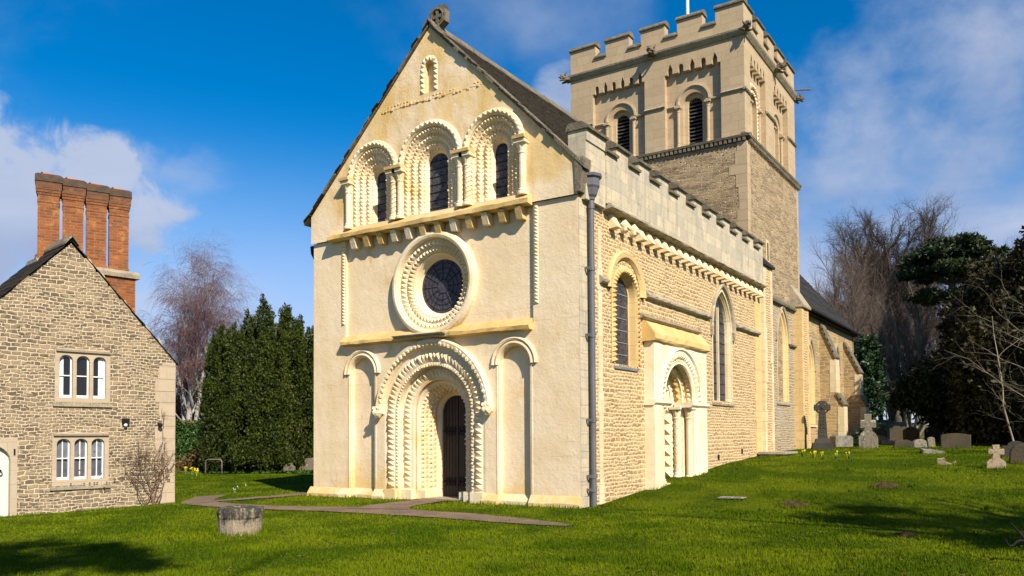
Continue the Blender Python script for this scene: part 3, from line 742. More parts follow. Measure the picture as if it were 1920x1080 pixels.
# corner quoins on the south-west angle
mb = MB(S); q = random.Random(11); z = -.39
while z < 7.0:
    h = q.uniform(.28, .42); wd = q.choice((.36, .55, .42)) if z < 6.6 else .95
    mb.box(.004, wd, -.012, .05, z, min(z+h-.006, 7.0)); z += h
mb.build('corner_quoins', M['parapet'], CH)
mb = MB(S); z = -.39
while z < 6.5:
    h = q.uniform(.3, .5); wd = q.uniform(.14, .30)
    mb.box(.97-wd/2, .97+wd/2, -.010, .05, z, min(z+h-.006, 6.5)); z += h
mb.build('pilaster_strip', M['quoin'], CH)
mb = MB(S); z = .4
while z < 6.95:
    h = q.uniform(.34, .5); mb.box(12.62-q.uniform(0, .12), 13.3, -.014, .05, z, min(z+h-.006, 6.98)); z += h
mb.build('end_quoins', M['quoin_gold'], CH)
# parapet, merlons, copings, corbel table
mb = MB(S); mb.box(1.05, 13.15, -.16, .32, 7.10, 8.30)
mb.box(.12, 1.05, -.13, .32, 6.98, 8.30)
mer = [(.12, 1.02)]+[(1.56+1.232*k, 2.20+1.232*k) for k in range(9)]+[(12.65, 13.15)]
for a, b in mer: mb.box(a, b, -.16, .32, 8.30, 8.56)
PA = mb.build('parapet', M['parapet'], CH)
for (a, b) in mer:
    mb = MB(S); mb.bar([(-.23, 8.555), (-.24, 8.61), (-.05, 8.73), (.30, 8.73), (.36, 8.61), (.36, 8.555)], a-.04, b+.04); mb.build('merlon_coping', M['coping'], PA)
for (a, b), (c_, d_) in zip(mer, mer[1:]):
    mb = MB(S); mb.bar([(-.23, 8.285), (-.24, 8.34), (-.05, 8.45), (.30, 8.45), (.36, 8.34), (.36, 8.285)], b-.02, c_+.02); mb.build('embrasure_coping', M['coping'], PA)
mb = MB(S); mb.rough([(.02, 6.96), (-.24, 7.0), (-.27, 7.03), (-.25, 7.09), (-.155, 7.14), (.02, 7.14)], 1.12, 13.22); mb.build('parapet_string', M['string'], CH)
cs = MB(S); cs.fr = lambda u, d, z: (-d, u, z)
cs.hexa([(-.11, .05, 0), (.11, .05, 0), (.11, -.06, 0), (-.11, -.06, 0)], [(-.11, .05, .36), (.11, .05, .36), (.10, -.25, .36), (-.10, -.25, .36)])
cs2 = MB(); cs2.fr = cs.fr
cs2.hexa([(-.11, .05, .0), (.11, .05, .0), (.11, -.24, .03), (-.11, -.24, .03)], [(-.11, .05, .36), (.11, .05, .36), (.08, -.07, .36), (-.08, -.07, .36)])
hd = MB(); hd.fr = cs.fr; hd.blob((0, -.10, .17), .15, 4, .15, .8, 1, 1.1, 10, 7); hd.blob((0, -.25, .12), .06, 5, .2); hd.box(-.1, .1, -.04, .06, .02, .34)
me_c = None
for k in range(24):
    src = hd if k in (1, 2) else cs2
    loc = (8.4, 1.55+k*.4965, 6.60)
    if k in (1, 2) or me_c is None:
        o = src.build('corbel', M['carved'], CH, loc=loc)
        if k not in (1, 2): me_c = o.data
    else:
        o = bpy.data.objects.new('corbel', me_c); col.objects.link(o); o.parent = CH; o.location = loc
# string courses on the south wall
for a, b in ((.93, 1.24), (3.42, 8.05), (10.42, 12.95)):
    mb = MB(S); mb.rough([(.02, 5.22), (-.12, 5.27), (-.13, 5.32), (-.02, 5.43), (.02, 5.44)], a, b); mb.build('south_string', M['string'], CH)
# south window 1 : round head with zigzag
mb = MB(S)
rings(mb, 2.30, 3.42, 5.10, [(.67, -.01), (.63, -.03), (.60, -.02), (.585, .02), (.56, .18), (.535, .19), (.53, .3)], 24)
SW = mb.build('round_south_window', M['quoin_gold'], CH)
mb = MB(S); teeth(mb, 2.30, 3.45, 5.10, .77, -.012, .60, -.02, .075, .115, lean=.8); mb.build('zigzag_order', M['ochre'], SW)
mb = MB(S); rings(mb, 2.30, 3.42, 5.20, [(1.03, .004), (1.03, -.06), (.98, -.11), (.86, -.09), (.80, -.02), (.80, .004)], 24, arc_only=True); mb.build('hood_mould', M['quoin_gold'], SW)
mb = MB(S); mb.face([(u, .21, z) for u, z in arch_pts(2.30, 3.42, 5.10, .56, 1, 20)]); mb.build('leaded_glass', M['glass'], SW)
mb = MB(S)
for z in np.arange(3.7, 5.5, .3): mb.box(1.83, 2.77, .195, .205, z-.01, z+.01)
mb.build('saddle_bars', M['lead'], SW)
mb = MB(S); mb.bar([(.22, 3.30), (-.04, 3.30), (-.05, 3.36), (.22, 3.44)], 1.66, 2.92); mb.build('window_sill', M['lead'], SW)
# south window 2 : pointed, two lights
mb = MB(S)
rings(mb, 9.20, 2.76, 4.98, [(.93, -.006), (.86, -.012), (.84, .05), (.82, .05), (.80, .10), (.785, .10), (.77, .18), (.76, .30)], 24, c=.55)
PW = mb.build('pointed_south_window', M['quoin'], CH)
mb = MB(S); rings(mb, 9.20, 2.76, 5.02, [(1.08, .004), (1.08, -.07), (1.03, -.11), (.96, -.08), (.93, -.0)], 24, c=.55, arc_only=True)
for u in (8.18, 10.22): mb.box(u-.05, u+.05, -.09, .01, 4.78, 5.04)
mb.build('hood_mould', M['string'], PW)
mb = MB(S); mb.face([(u, .20, z) for u, z in arch_pts(9.20, 2.76, 4.98, .78, 1, 20, c=.55)]); mb.build('leaded_glass', M['glass'], PW)
mb = MB(S); mb.box(9.165, 9.235, .12, .195, 2.76, 5.78)
mb.build('mullion', M['quoin'], PW)
mb = MB(S)
for z in np.arange(3.0, 5.7, .33): mb.box(8.44, 9.96, .19, .197, z-.01, z+.01)
mb.build('saddle_bars', M['iron'], PW)
mb = MB(S); mb.bar([(.36, 2.62), (-.05, 2.62), (-.06, 2.68), (.36, 2.78)], 8.22, 10.18); mb.build('window_sill', M['string'], PW)
for u in (8.62, 10.9): mb = MB(S); mb.box(u, u+.16, -.01, .04, .92 if u < 9 else 1.05, 1.08 if u < 9 else 1.22); mb.build('wall_vent', M['iron'], CH)
# ---- south doorway
mb = MB(lambda u, d, z: (8.68-d, u, z))
mb.holed([(3.32, -.2), (7.02, -.2), (7.02, 4.26), (3.32, 4.26)], [arch_pts(5.07, -.19, 2.62, 1.30, 1, 32)], 0., .3, rim=True)
rings(mb, 5.07, -.2, 2.62, [(1.30, .0), (1.10, .03), (1.06, .05), (1.06, .30), (.86, .32), (.86, .58), (.69, .60), (.69, .86), (.56, .90), (.56, 1.2)], 32)
SD = mb.build('south_doorway', M['white'], CH); FD = lambda u, d, z: (8.68-d, u, z)
mb = MB(FD); teeth(mb, 5.07, 2.6, 2.62, 1.38, -.01, 1.16, .015, .09, .15, lean=.55, arc_only=True); rings(mb, 5.07, 2.5, 2.62, [(1.46, .004), (1.45, -.06), (1.40, -.075), (1.37, -.03)], 30, arc_only=True); mb.build('zigzag_order', M['white'], SD)
mb = MB(FD); teeth(mb, 5.07, 2.6, 2.62, 1.06, .08, 1.0599, .29, .08, .15, lean=.5, arc_only=True); rings(mb, 5.07, 2.5, 2.62, [(1.06, .05), (1.02, .02), (.99, .06), (1.0, .10), (1.05, .12)], 30, arc_only=True); mb.build('roll_order', M['white'], SD)
mb = MB(FD); chevron(mb, 5.07, 2.6, 2.62, .86, .35, .8599, .57, .06, .2, arc_only=True); chevron(mb, 5.07, 2.6, 2.62, 1.04, .31, .87, .325, .05, .2, arc_only=True); mb.build('chevron_order', M['ochre'], SD)
mb = MB(FD); teeth(mb, 5.07, .5, 2.62, .69, .62, .6899, .85, .12, .28, lean=.5); mb.build('beaded_order', M['carved'], SD)
mb = MB(FD); teeth(mb, 5.07, .5, 2.62, .845, .595, .70, .605, .05, .16, lean=.5); mb.build('bead_moulding', M['white'], SD)
for s_ in (-1, 1):
    for r, d in ((.97, .17), (.785, .46)):
        mb = MB(FD); colonnette(mb, 5.07+s_*r, d, .42, 2.50, .088, .36, r < .9); mb.build('colonnette', M['carved'], SD)
    mb = MB(FD); x0, x1 = sorted((5.07+s_*.62, 5.07+s_*1.12)); mb.box(x0, x1, .06, .62, -.2, .43); mb.build('jamb_base', M['white'], SD)
    mb = MB(FD); x0, x1 = sorted((5.07+s_*.70, 5.07+s_*2.02)); mb.bar([(.5, 2.47), (.0, 2.47), (-.06, 2.53), (-.06, 2.62), (.5, 2.62)], max(x0, 3.28), min(x1, 7.06)); mb.build('impost', M['white'], SD)
mb = MB(FD); mb.face([(4.4, 1.15, -.1), (5.75, 1.15, -.1), (5.75, 1.15, 3.4), (4.4, 1.15, 3.4)]); mb.build('door', M['oak'], SD)
mb = MB(FD); mb.rough([(.3, 4.10), (-.06, 4.12), (-.09, 4.16), (-.08, 4.30), (.16, 4.62), (.3, 4.66)], 3.22, 7.10); mb.build('weathered_canopy', M['ochre'], SD)
mb = MB(FD); mb.bar([(.29, 4.66), (.16, 4.72), (.16, 4.78), (.29, 4.82)], 3.1, 7.1); mb.build('canopy_drip', M['string'], SD)
# ---- roof of the nave in courses of stone slates
def slated(name, mat, y0, y1, xe, ze, xr, zr, n, seed, parent, jag=.05):
    mb = MB(); q = random.Random(seed)
    for k in range(n):
        f0, f1 = k/n, (k+1)/n
        xa, za = xe+(xr-xe)*f0, ze+(zr-ze)*f0; xb, zb = xe+(xr-xe)*(f1+.12/n), ze+(zr-ze)*(f1+.12/n)
        y = y0
        while y < y1:
            wd = q.uniform(.5, .9); yy = min(y+wd, y1); th = .05+q.uniform(-.008, .016); j = q.uniform(-jag, jag) if y == y0 else 0
            ya = y+j; dx = q.uniform(-.02, .02)
            mb.hexa([(xa+dx, ya, za), (xa+dx, yy-.008, za), (xb, yy-.008, zb-.012), (xb, ya, zb-.012)], [(xa+dx, ya, za+th), (xa+dx, yy-.008, za+th), (xb, yy-.008, zb+.012), (xb, ya, zb+.012)])
            y = yy
    return mb.build(name, mat, parent)
RF = slated('nave_roof', M['slate'], -.15, 13.05, 8.04, 8.22, 4.2, 12.06, 23, 1, CH)
slated('north_roof_slope', M['slate'], -.15, 13.05, -.24, 7.66, 4.2, 12.06, 26, 2, CH)
mb = MB(); mb.fr = None
for k in range(22):
    y = -.16+k*.605; h = rng.uniform(-.01, .012)
    mb.prism([(4.02, 11.92+h), (4.2, 12.13+h), (4.38, 11.92+h), (4.38, 11.96+h), (4.2, 12.19+h), (4.02, 11.96+h)], y, y+.595)
mb.build('ridge_stones', M['coping'], RF)
mb = MB(W)
for s_ in (-1, 1):
    x1 = 8.62 if s_ > 0 else -.30
    for k in range(18):
        f0, f1 = k/18, (k+1)/18-.004
        xa, xb = x1+(4.2-x1)*f0, x1+(4.2-x1)*f1; za, zb = 7.60+(12.0-7.60)*f0, 7.60+(12.0-7.60)*f1
        j = rng.uniform(-.02, .02)
        mb.hexa([(xa, -.13+j, za), (xb, -.13+j, zb), (xb, .18, zb), (xa, .18, za)], [(xa, -.13+j, za+.10), (xb, -.13+j, zb+.10), (xb, .18, zb+.10), (xa, .18, za+.10)])
mb.build('verge_stones', M['coping'], RF)
# kneeler and rainwater goods
mb = MB(W); mb.hexa([(8.38, -.1, 7.1), (8.5, -.1, 7.1), (8.5, .25, 7.1), (8.38, .25, 7.1)], [(8.38, -.12, 7.85), (8.60, -.12, 7.85), (8.60, .25, 7.85), (8.38, .25, 7.85)]); mb.build('kneeler_stone', M['coping'], CH)
mb = MB(); pc = (8.53, .36)
mb.tube([(pc[0], pc[1], .06), (pc[0], pc[1], 7.05)], .062, 12)
for z in (.45, .75, 2.0, 3.9, 5.4, 6.8): mb.tube([(pc[0], pc[1], z), (pc[0], pc[1], z+.10)], .076, 12)
for z in (.50, .80, 2.05, 3.95, 5.45): mb.box(pc[0]-.12, pc[0]+.02, pc[1]-.13, pc[1]-.10, z-.03, z+.03)
RP = mb.build('rainwater_pipe', M['pipe'], CH)
mb = MB(); mb.lathe(pc, [(.085, 7.0), (.09, 7.05), (.13, 7.10), (.17, 7.25), (.20, 7.30), (.20, 7.46), (.25, 7.50), (.26, 7.56), (.20, 7.57), (.18, 7.40)], 8); mb.build('hopper_head', M['pipe'], RP)
mb = MB(W); mb.tube([(-.1, .3, 6.9), (-.25, .3, 6.85), (-.25, .3, 6.4)], .06, 6); mb.lathe((-.2, .2), [(.06, 6.7), (.13, 6.85), (.15, 7.05), (.1, 7.06)], 8); mb.build('north_hopper', M['iron'], CH)
# ---- gable cross
mb = MB(W); cx0, cz0, cy0 = 4.29, 12.30, .10
mb.box(cx0-.07, cx0+.07, cy0-.02, cy0+.22, 11.95, 12.12)
pl = [(cx0+.24*x, cz0+.25*z) for x, z in ((-1, -.62), (-.35, -1.0), (.35, -1.0), (1, -.62), (1.05, .55), (.75, .7), (.95, 1.0), (.35, 1.1), (-.35, .9), (-.95, .85), (-.8, .6), (-1.05, .5))]
hl = []
for k in range(4):
    a = math.pi/4+k*math.pi/2
    hl.append([(cx0+.05*math.cos(a), cz0+.05*math.sin(a))]+[(cx0+.165*math.cos(a+s_), cz0+.165*math.sin(a+s_)) for s_ in (-.5, -.2, .2, .5)])
mb.holed(pl, hl, cy0, cy0+.2, rim=True); mb.holed(pl, hl, cy0+.2)
mb.rows([[(cx0+r*math.cos(2*math.pi*k/28), d, cz0+r*math.sin(2*math.pi*k/28)) for k in range(29)] for r, d in ((.205, cy0), (.20, cy0-.02), (.175, cy0-.02), (.17, cy0))])
mb.build('gable_cross', M['beast'], CH)
# ------------------------------------------------------------------ tower
TX0, TX1, TY0, TY1 = .62, 8.0, 13.10, 20.05
FW = lambda u, d, z: (u, TY0+d, z)
FS = lambda u, d, z: (TX1-d, u, z)
FN = lambda u, d, z: (TX0+d, -u, z)
FE = lambda u, d, z: (-u, TY1-d, z)
mb = MB(); mb.box(TX0-.07, TX1+.07, TY0-.07, TY1+.07, -.3, 12.45)
TW = mb.build('tower', M['tower_rubble'], CH)
# quoins of the lower stage
q = random.Random(21)
mb = MB(); z = 6.2
while z < 12.4:
    h = q.uniform(.34, .52); a = q.uniform(.30, .46); b = q.uniform(.26, .40); zt = min(z+h-.006, 12.44)
    if q.random() < .22: a += .3
    mb.box(TX1+.07-a, TX1+.082, TY0-.082, TY0-.07+b, z, zt); z += h
mb.build('tower_quoins', M['tower_ashlar'], TW)
mb = MB(); z = 6.2
while z < 12.4:
    h = q.uniform(.34, .52); a = q.uniform(.2, .34); mb.box(TX1-.4, TX1+.082, TY1+.082-a, TY1+.082, z, min(z+h-.006, 12.44)); z += h
mb.build('tower_quoins', M['tower_ashlar'], TW)
# dentilled cornice
mb = MB(FW); mb.bar([(.1, 12.56), (-.20, 12.58), (-.22, 12.66), (-.02, 12.74), (.1, 12.74)], TX0-.20, TX1+.22)
mb.bar([(.1, 12.44), (-.08, 12.44), (-.08, 12.56), (.1, 12.56)], TX0-.08, TX1+.08)
u = TX0-.14
while u < TX1+.1: mb.box(u, u+.10, -.185, -.07, 12.44, 12.575); u += .178
mb.fr = FS; mb.bar([(.1, 12.56), (-.20, 12.58), (-.22, 12.66), (-.02, 12.74), (.1, 12.74)], TY0-.19, TY1+.22)
mb.bar([(.1, 12.445), (-.08, 12.445), (-.08, 12.565), (.1, 12.565)], TY0-.07, TY1+.08)
u = TY0+.05
while u < TY1+.15: mb.box(u, u+.10, -.185, -.07, 12.44, 12.575); u += .178
mb.build('dentil_cornice', M['coping'], TW)
# belfry stage: a recessed panel with a corbelled arcade head holds each opening
def corbel_head(u0, u1, zb, zlow, zhigh, n, first_round):
    """outline of one recess: plain below, little round and pointed arches between corbels above"""
    pts = [(u0, zb), (u1, zb), (u1, zlow)]
    pit = (u1-u0)/n; aw = pit*.46
    for k in range(n):
        a = u1-pit*k-pit*.27; rnd = ((n-1-k) % 2 == 0) == first_round
        pts += [(a, zlow), (a, zhigh-.17)]
        if rnd: pts += [(a-aw/2+aw/2*math.cos(t_), zhigh-.13+aw/2*math.sin(t_)*.9) for t_ in (math.pi*.25, math.pi*.5, math.pi*.75)]
        else: pts += [(a-aw/2, zhigh+.06)]
        pts += [(a-aw, zhigh-.17), (a-aw, zlow)]
    pts += [(u0, zlow)]
    return pts[::-1]
def belfry_face(fr, u0, u1, panels, plinthless=False):
    mb = MB(fr); mb.holed([(u0, 12.7), (u1, 12.7), (u1, 16.45), (u0, 16.45)], [corbel_head(a, b, 12.72, 15.64, 16.0, n, fr_) for a, b, n, fr_, cx in panels], 0., .23)
    bw = mb.build('belfry_wall', M['tower_ashlar'], TW)
    for a, b, n, fr_, cx in panels:
        mb = MB(fr); mb.holed([(a-.02, 12.6), (b+.02, 12.6), (b+.02, 16.2), (a-.02, 16.2)], [arch_pts(cx, 12.72, 14.40, .57, 1, 24)], .22)
        rings(mb, cx, 12.72, 14.40, [(.57, .22), (.44, .24), (.44, .38), (.30, .40), (.28, .42), (.28, .75)], 24)
        rings(mb, cx, 12.7, 14.46, [(.70, .222), (.70, .165), (.62, .15), (.58, .18), (.57, .222)], 24, arc_only=True)
        bo = mb.build('bell_opening', M['tower_ashlar'], bw)
        mb = MB(fr)
        for z in np.arange(12.80, 14.66, .142):
            hw = .28 if z < 14.38 else math.sqrt(max(.004, .28**2-(z+.06-14.40)**2))
            mb.hexa([(cx-hw, .44, z), (cx+hw, .44, z), (cx+hw, .66, z+.16), (cx-hw, .66, z+.16)], [(cx-hw, .44, z+.025), (cx+hw, .44, z+.025), (cx+hw, .66, z+.185), (cx-hw, .66, z+.185)])
        mb.build('louvres', M['louvre'], bo)
        mb = MB(fr); mb.face([(cx-.3, .74, 12.6), (cx+.3, .74, 12.6), (cx+.3, .74, 14.8), (cx-.3, .74, 14.8)]); mb.build('dark_backing', M['inner_shade'], bo)  # flat black sheet paints the belfry's inner shade behind the louvres
        for s_ in (-1, 1):
            mb = MB(fr); colonnette(mb, cx+s_*.60, .16, 12.74, 14.36, .062, .24); mb.build('colonnette', M['tower_ashlar'], bo)
        # impost string inside the recess, broken by the opening
        for x0, x1 in ((a, cx-.50), (cx+.50, b)): mb = MB(fr); mb.bar([(.24, 14.34), (.14, 14.36), (.12, 14.40), (.20, 14.47), (.24, 14.47)], x0, x1); mb.build('impost_string', M['string'], bo)
    edges = [u0-.08]+[e for p in panels for e in (p[0], p[1])]+[u1+.09]
    for x0, x1 in zip(edges[::2], edges[1::2]): mb = MB(fr); mb.bar([(.02, 14.36), (-.06, 14.38), (-.09, 14.42), (-.02, 14.49), (.02, 14.49)], x0, x1); mb.build('belfry_string', M['string'], bw)
    return bw
PW_ = [(1.66, 3.98, 6, True, 2.82), (4.84, 7.10, 5, False, 5.93)]
belfry_face(FW, TX0, TX1, PW_)
bs = belfry_face(FS, TY0, TY1, [(13.78, 15.72, 5, False, 14.78), (16.82, 18.92, 5, True, 17.86)])
mb = MB(FS); teeth(mb, 14.78, 12.75, 14.40, .56, .21, .45, .215, .07, .15); teeth(mb, 14.78, 12.75, 14.40, .84, .21, .70, .21, .07, .15); mb.build('zigzag_order', M['carved'], bs)
mb = MB(FN); mb.face([(-TY1, 0, 12.7), (-TY0, 0, 12.7), (-TY0, 0, 16.45), (-TY1, 0, 16.45)]); mb.fr = FE; mb.face([(-TX1, 0, 12.7), (-TX0, 0, 12.7), (-TX0, 0, 16.45), (-TX1, 0, 16.45)]); mb.build('belfry_wall', M['tower_ashlar'], TW)
# parapet of the tower
mb = MB(FW); mb.bar([(.02, 16.40), (-.05, 16.42), (-.16, 16.56), (-.18, 16.62), (.0, 16.68), (.02, 16.68)], TX0-.16, TX1+.16); mb.fr = FS
mb.bar([(.02, 16.40), (-.05, 16.42), (-.16, 16.56), (-.18, 16.62), (.0, 16.68), (.02, 16.68)], TY0-.165, TY1+.16); mb.build('parapet_string', M['string'], TW)
mb = MB()
mb.box(TX0, TX1, TY0, TY0+.34, 16.45, 17.10); mb.box(TX1-.34, TX1, TY0+.34, TY1, 16.45, 17.10); mb.box(TX0, TX0+.34, TY0+.34, TY1, 16.45, 17.10); mb.box(TX0+.34, TX1-.34, TY1-.34, TY1, 16.45, 17.10)
mW = [(.62, 1.80), (2.27, 3.32), (3.84, 4.86), (5.38, 6.40), (6.92, 8.0)]
mS = [(13.10, 14.14), (14.64, 15.58), (16.10, 17.0), (17.46, 18.42), (18.90, 20.05)]
for a, b in mW: mb.box(a, b, TY0, TY0+.34, 17.10, 17.66); mb.box(a, b, TY1-.34, TY1, 17.10, 17.66)
for a, b in mS:
    y0 = max(a, TY0+.34); y1 = min(b, TY1-.34); mb.box(TX1-.34, TX1, y0, y1, 17.10, 17.66); mb.box(TX0, TX0+.34, y0, y1, 17.10, 17.66)
TP = mb.build('tower_parapet', M['tower_ashlar'], TW)
cop = lambda z: [(-.07, z), (-.075, z+.05), (.06, z+.19), (.28, z+.19), (.41, z+.05), (.41, z)]
for fr, mm in ((FW, mW), (FS, mS)):
    for k, (a, b) in enumerate(mm):
        mb = MB(fr); mb.bar(cop(17.655), a-(.05 if fr is FW or k else -.41), b+.05); mb.build('merlon_coping', M['coping'], TP)
    for (a, b), (c_, d_) in zip(mm, mm[1:]): mb = MB(fr); mb.bar(cop(17.09), b-.04, c_+.04); mb.build('embrasure_coping', M['coping'], TP)
for k in range(5):
    for fr, mm in ((FN, [(-b, -a) for a, b in mS]), (FE, [(-b, -a) for a, b in mW])):
        a, b = mm[k]; mb = MB(fr); mb.bar(cop(17.658), a+(.42 if k == 4 else 0), b-(.42 if k == 0 else 0)); mb.build('merlon_coping', M['coping'], TP)
def beast(x, y, z, dx, dy, sc_=1.):
    mb = MB(lambda u, d, z_: (x+(u*dx-d*dy)*sc_, y+(u*dy+d*dx)*sc_, z+z_*sc_))
    mb.tube([(-.15, 0, 0), (.12, 0, .03), (.30, 0, .07)], [.17, .15, .15], 8)
    mb.blob((.38, 0, .09), .17, int(x*10+y), .15, 1.1, .9, .95, 9, 6)
    mb.hexa([(.42, -.08, .06), (.42, .08, .06), (.42, .08, .16), (.42, -.08, .16)], [(.60, -.06, .05), (.60, .06, .05), (.60, .06, .11), (.60, -.06, .11)])
    mb.hexa([(.40, -.07, -.06), (.40, .07, -.06), (.40, .07, .0), (.40, -.07, .0)], [(.55, -.05, -.10), (.55, .05, -.10), (.55, .05, -.06), (.55, -.05, -.06)])
    for s_ in (-1, 1):
        mb.hexa([(.26, s_*.10, .16), (.36, s_*.10, .18), (.36, s_*.16, .16), (.26, s_*.16, .14)], [(.24, s_*.17, .30), (.27, s_*.17, .30), (.27, s_*.19, .29), (.24, s_*.19, .29)])
        mb.blob((.48, s_*.07, .18), .035, 2, .1); mb.tube([(.1, s_*.14, -.02), (.28, s_*.19, -.08), (.38, s_*.16, -.14)], [.06, .05, .045], 6)
    mb.build('gargoyle', M['beast'], TP)
h2 = math.sqrt(.5)
beast(TX1, TY0, 16.56, h2, -h2, .85); beast(TX0, TY0, 16.52, -h2, -h2, .85); beast(4.42, TY0-.02, 16.56, 0, -1, .95)
beast(TX1+.02, 16.85, 16.55, 1, 0, .9); beast(TX1, TY1, 16.5, h2, h2, .8)
mb = MB(); mb.tube([(TX1, 19.75, 16.80), (TX1+.75, 19.95, 16.72)], .035, 6); mb.build('water_spout', M['rust'], TP)
mb = MB(); mb.box(TX0+.1, TX1-.1, TY0+.1, TY1-.1, 16.6, 16.9); mb.build('tower_roof', M['lead'], TW)
mb = MB(); mb.lathe((4.45, 16.55), [(.09, 16.9), (.075, 19), (.06, 24.0), (.0, 24.05)], 10); mb.build('flagpole', M['whitepaint'], TW)
# ---- south side of the tower base
mb = MB(S); mb.fr = lambda u, d, z: (8.52-d, u, z)
mb.box(13.28, 14.38, 0, .5, -.3, 7.92)
SB = mb.build('stair_buttress', M['rubble'], TW)
mb = MB(mb.fr); mb.bar([(-.10, 7.86), (-.12, 7.93), (.46, 8.52), (.52, 8.52), (.5, 7.92)], 13.22, 14.46); mb.build('sloping_cap', M['slate_dark'], SB)
mb = MB(lambda u, d, z: (8.52-d, u, z)); z = .6
q = random.Random(31)
while z < 7.85:
    h = q.uniform(.32, .5); mb.box(14.38-q.uniform(.16, .32), 14.395, -.012, .45, z, min(z+h-.006, 7.85)); mb.box(13.27, 13.28+q.uniform(.2, .4), -.012, .2, z, min(z+h-.006, 7.85)); z += h
mb.build('buttress_quoins', M['quoin'], SB)
mb = MB(lambda u, d, z: (TX1+.22-d, u, z))
mb.holed([(14.36, -.3), (18.6, -.3), (18.6, 6.95), (14.36, 6.95)], [arch_pts(16.75, 3.0, 5.35, .82, 1, 24, c=.75)], 0., .15, rim=True)
LB = mb.build('tower_base_wall', M['rubble_grey'], TW)
FB = lambda u, d, z: (TX1+.22-d, u, z)
mb = MB(FB); rings(mb, 16.75, 3.0, 5.35, [(.83, -.008), (.72, -.01), (.68, .06), (.60, .08), (.56, .14), (.5, .2), (.5, .34)], 24, c=.75); LW = mb.build('lancet_window', M['quoin_gold'], TW)
mb = MB(FB); mb.face([(u, .33, z) for u, z in arch_pts(16.75, 3.0, 5.35, .52, 1, 20, c=.75)]); mb.build('stone_blocking', M['quoin_gold'], LW)
mb = MB(FB); rings(mb, 16.75, 3.0, 5.38, [(.97, .004), (.97, -.06), (.9, -.09), (.84, -.05), (.83, -.0)], 22, c=.75, arc_only=True); mb.build('hood_mould', M['string'], LW)
mb = MB(FB); mb.bar([(.4, 2.86), (-.05, 2.86), (-.06, 2.92), (.4, 3.02)], 15.8, 17.7); mb.build('window_sill', M['string'], LW)
mb = MB(FB); mb.bar([(.2, 6.80), (-.13, 6.84), (-.15, 6.92), (.0, 7.12), (.2, 7.2)], 14.38, 18.6); mb.bar([(.1, 5.28), (-.12, 5.32), (-.13, 5.38), (.1, 5.52)], 17.72, 18.6); mb.build('offset_string', M['coping'], TW)
mb = MB(lambda u, d, z: (8.55-d, u, z)); mb.box(18.50, 19.62, 0, .5, -.3, 7.1)
EB = mb.build('east_buttress', M['rubble'], TW)
mb = MB(lambda u, d, z: (8.55-d, u, z)); mb.bar([(-.10, 7.02), (-.12, 7.10), (.46, 8.0), (.56, 8.0), (.5, 7.05)], 18.44, 19.70); mb.build('sloping_cap', M['string'], EB)
for side in (0, 1):
    mb = MB(lambda u, d, z: (8.55-d, u, z)); z = .6
    while z < 7.0:
        h = q.uniform(.32, .5); a = q.uniform(.18, .36)
        if side: mb.box(19.62-a, 19.63, -.012, .2, z, min(z+h-.006, 7.0))
        else: mb.box(18.49, 18.5+a, -.012, .42, z, min(z+h-.006, 7.0))
        z += h
    mb.build('buttress_quoins', M['quoin_gold'], EB)

mb = MB(FS); mb.holed([(15.22, 8.35), (15.62, 8.35), (15.62, 9.25), (15.22, 9.25)], [[(15.34, 8.45), (15.52, 8.45), (15.52, 9.15), (15.34, 9.15)]], -.085, .1, rim=True); mb.build('slit_window', M['quoin'], TW)
mb = MB(FS); mb.face([(15.3, -.075, 8.4), (15.55, -.075, 8.4), (15.55, -.075, 9.2), (15.3, -.075, 9.2)]); mb.build('slit_shade_sheet', M['inner_shade'], bpy.context.scene.objects['slit_window'])  # no real opening: a black sheet paints the shade within the slit
# low drain slab at the tower foot
mb = MB(); mb.box(8.5, 9.35, 12.6, 14.1, .6, 1.0); mb.box(8.46, 9.42, 12.52, 14.2, 1.0, 1.07); tag(mb.build('stone_kerb_slab', M['string']), 'low grey stone slab step against the foot of the tower buttress', 'stone step')
# ------------------------------------------------------------------ chancel
CX = 7.70
FC = lambda u, d, z: (CX-d, u, z)
lan = [(23.3, 2.15, 4.7), (28.9, 2.6, 4.9)]
mb = MB(FC); mb.holed([(19.9, -.3), (33.3, -.3), (33.3, 7.55), (19.9, 7.55)], [arch_pts(u, b, s_, .80, 1, 22, c=.8) for u, b, s_ in lan], 0., .15)
CN = mb.build('chancel_wall', M['chancel_rubble'], CH)
mb = MB(); mb.prism([(.9, -.3), (CX, -.3), (CX, 7.55), (4.3, 11.7), (.9, 7.55)], 33.2, 33.5); mb.box(.9, 1.2, 19.9, 33.3, -.3, 7.5); mb.build('chancel_east_wall', M['chancel_rubble'], CN)
for u, b, s_ in lan:
    mb = MB(FC); rings(mb, u, b, s_, [(.81, -.008), (.70, -.01), (.66, .06), (.58, .08), (.54, .16), (.46, .24), (.46, .4)], 22, c=.8); lw = mb.build('lancet_window', M['quoin_gold'], CN)
    mb = MB(FC); mb.face([(x, .39, z) for x, z in arch_pts(u, b, s_, .5, 1, 18, c=.8)]); mb.build('leaded_glass', M['glass'], lw)
    mb = MB(FC); rings(mb, u, b, s_+.03, [(.98, .004), (.98, -.07), (.9, -.10), (.83, -.05), (.82, .0)], 22, c=.8, arc_only=True)
    mb.build('hood_mould', M['string'], lw)
    mb = MB(FC); mb.bar([(.4, b-.12), (-.06, b-.12), (-.07, b-.06), (.4, b+.02)], u-.95, u+.95); mb.build('window_sill', M['white'], lw)
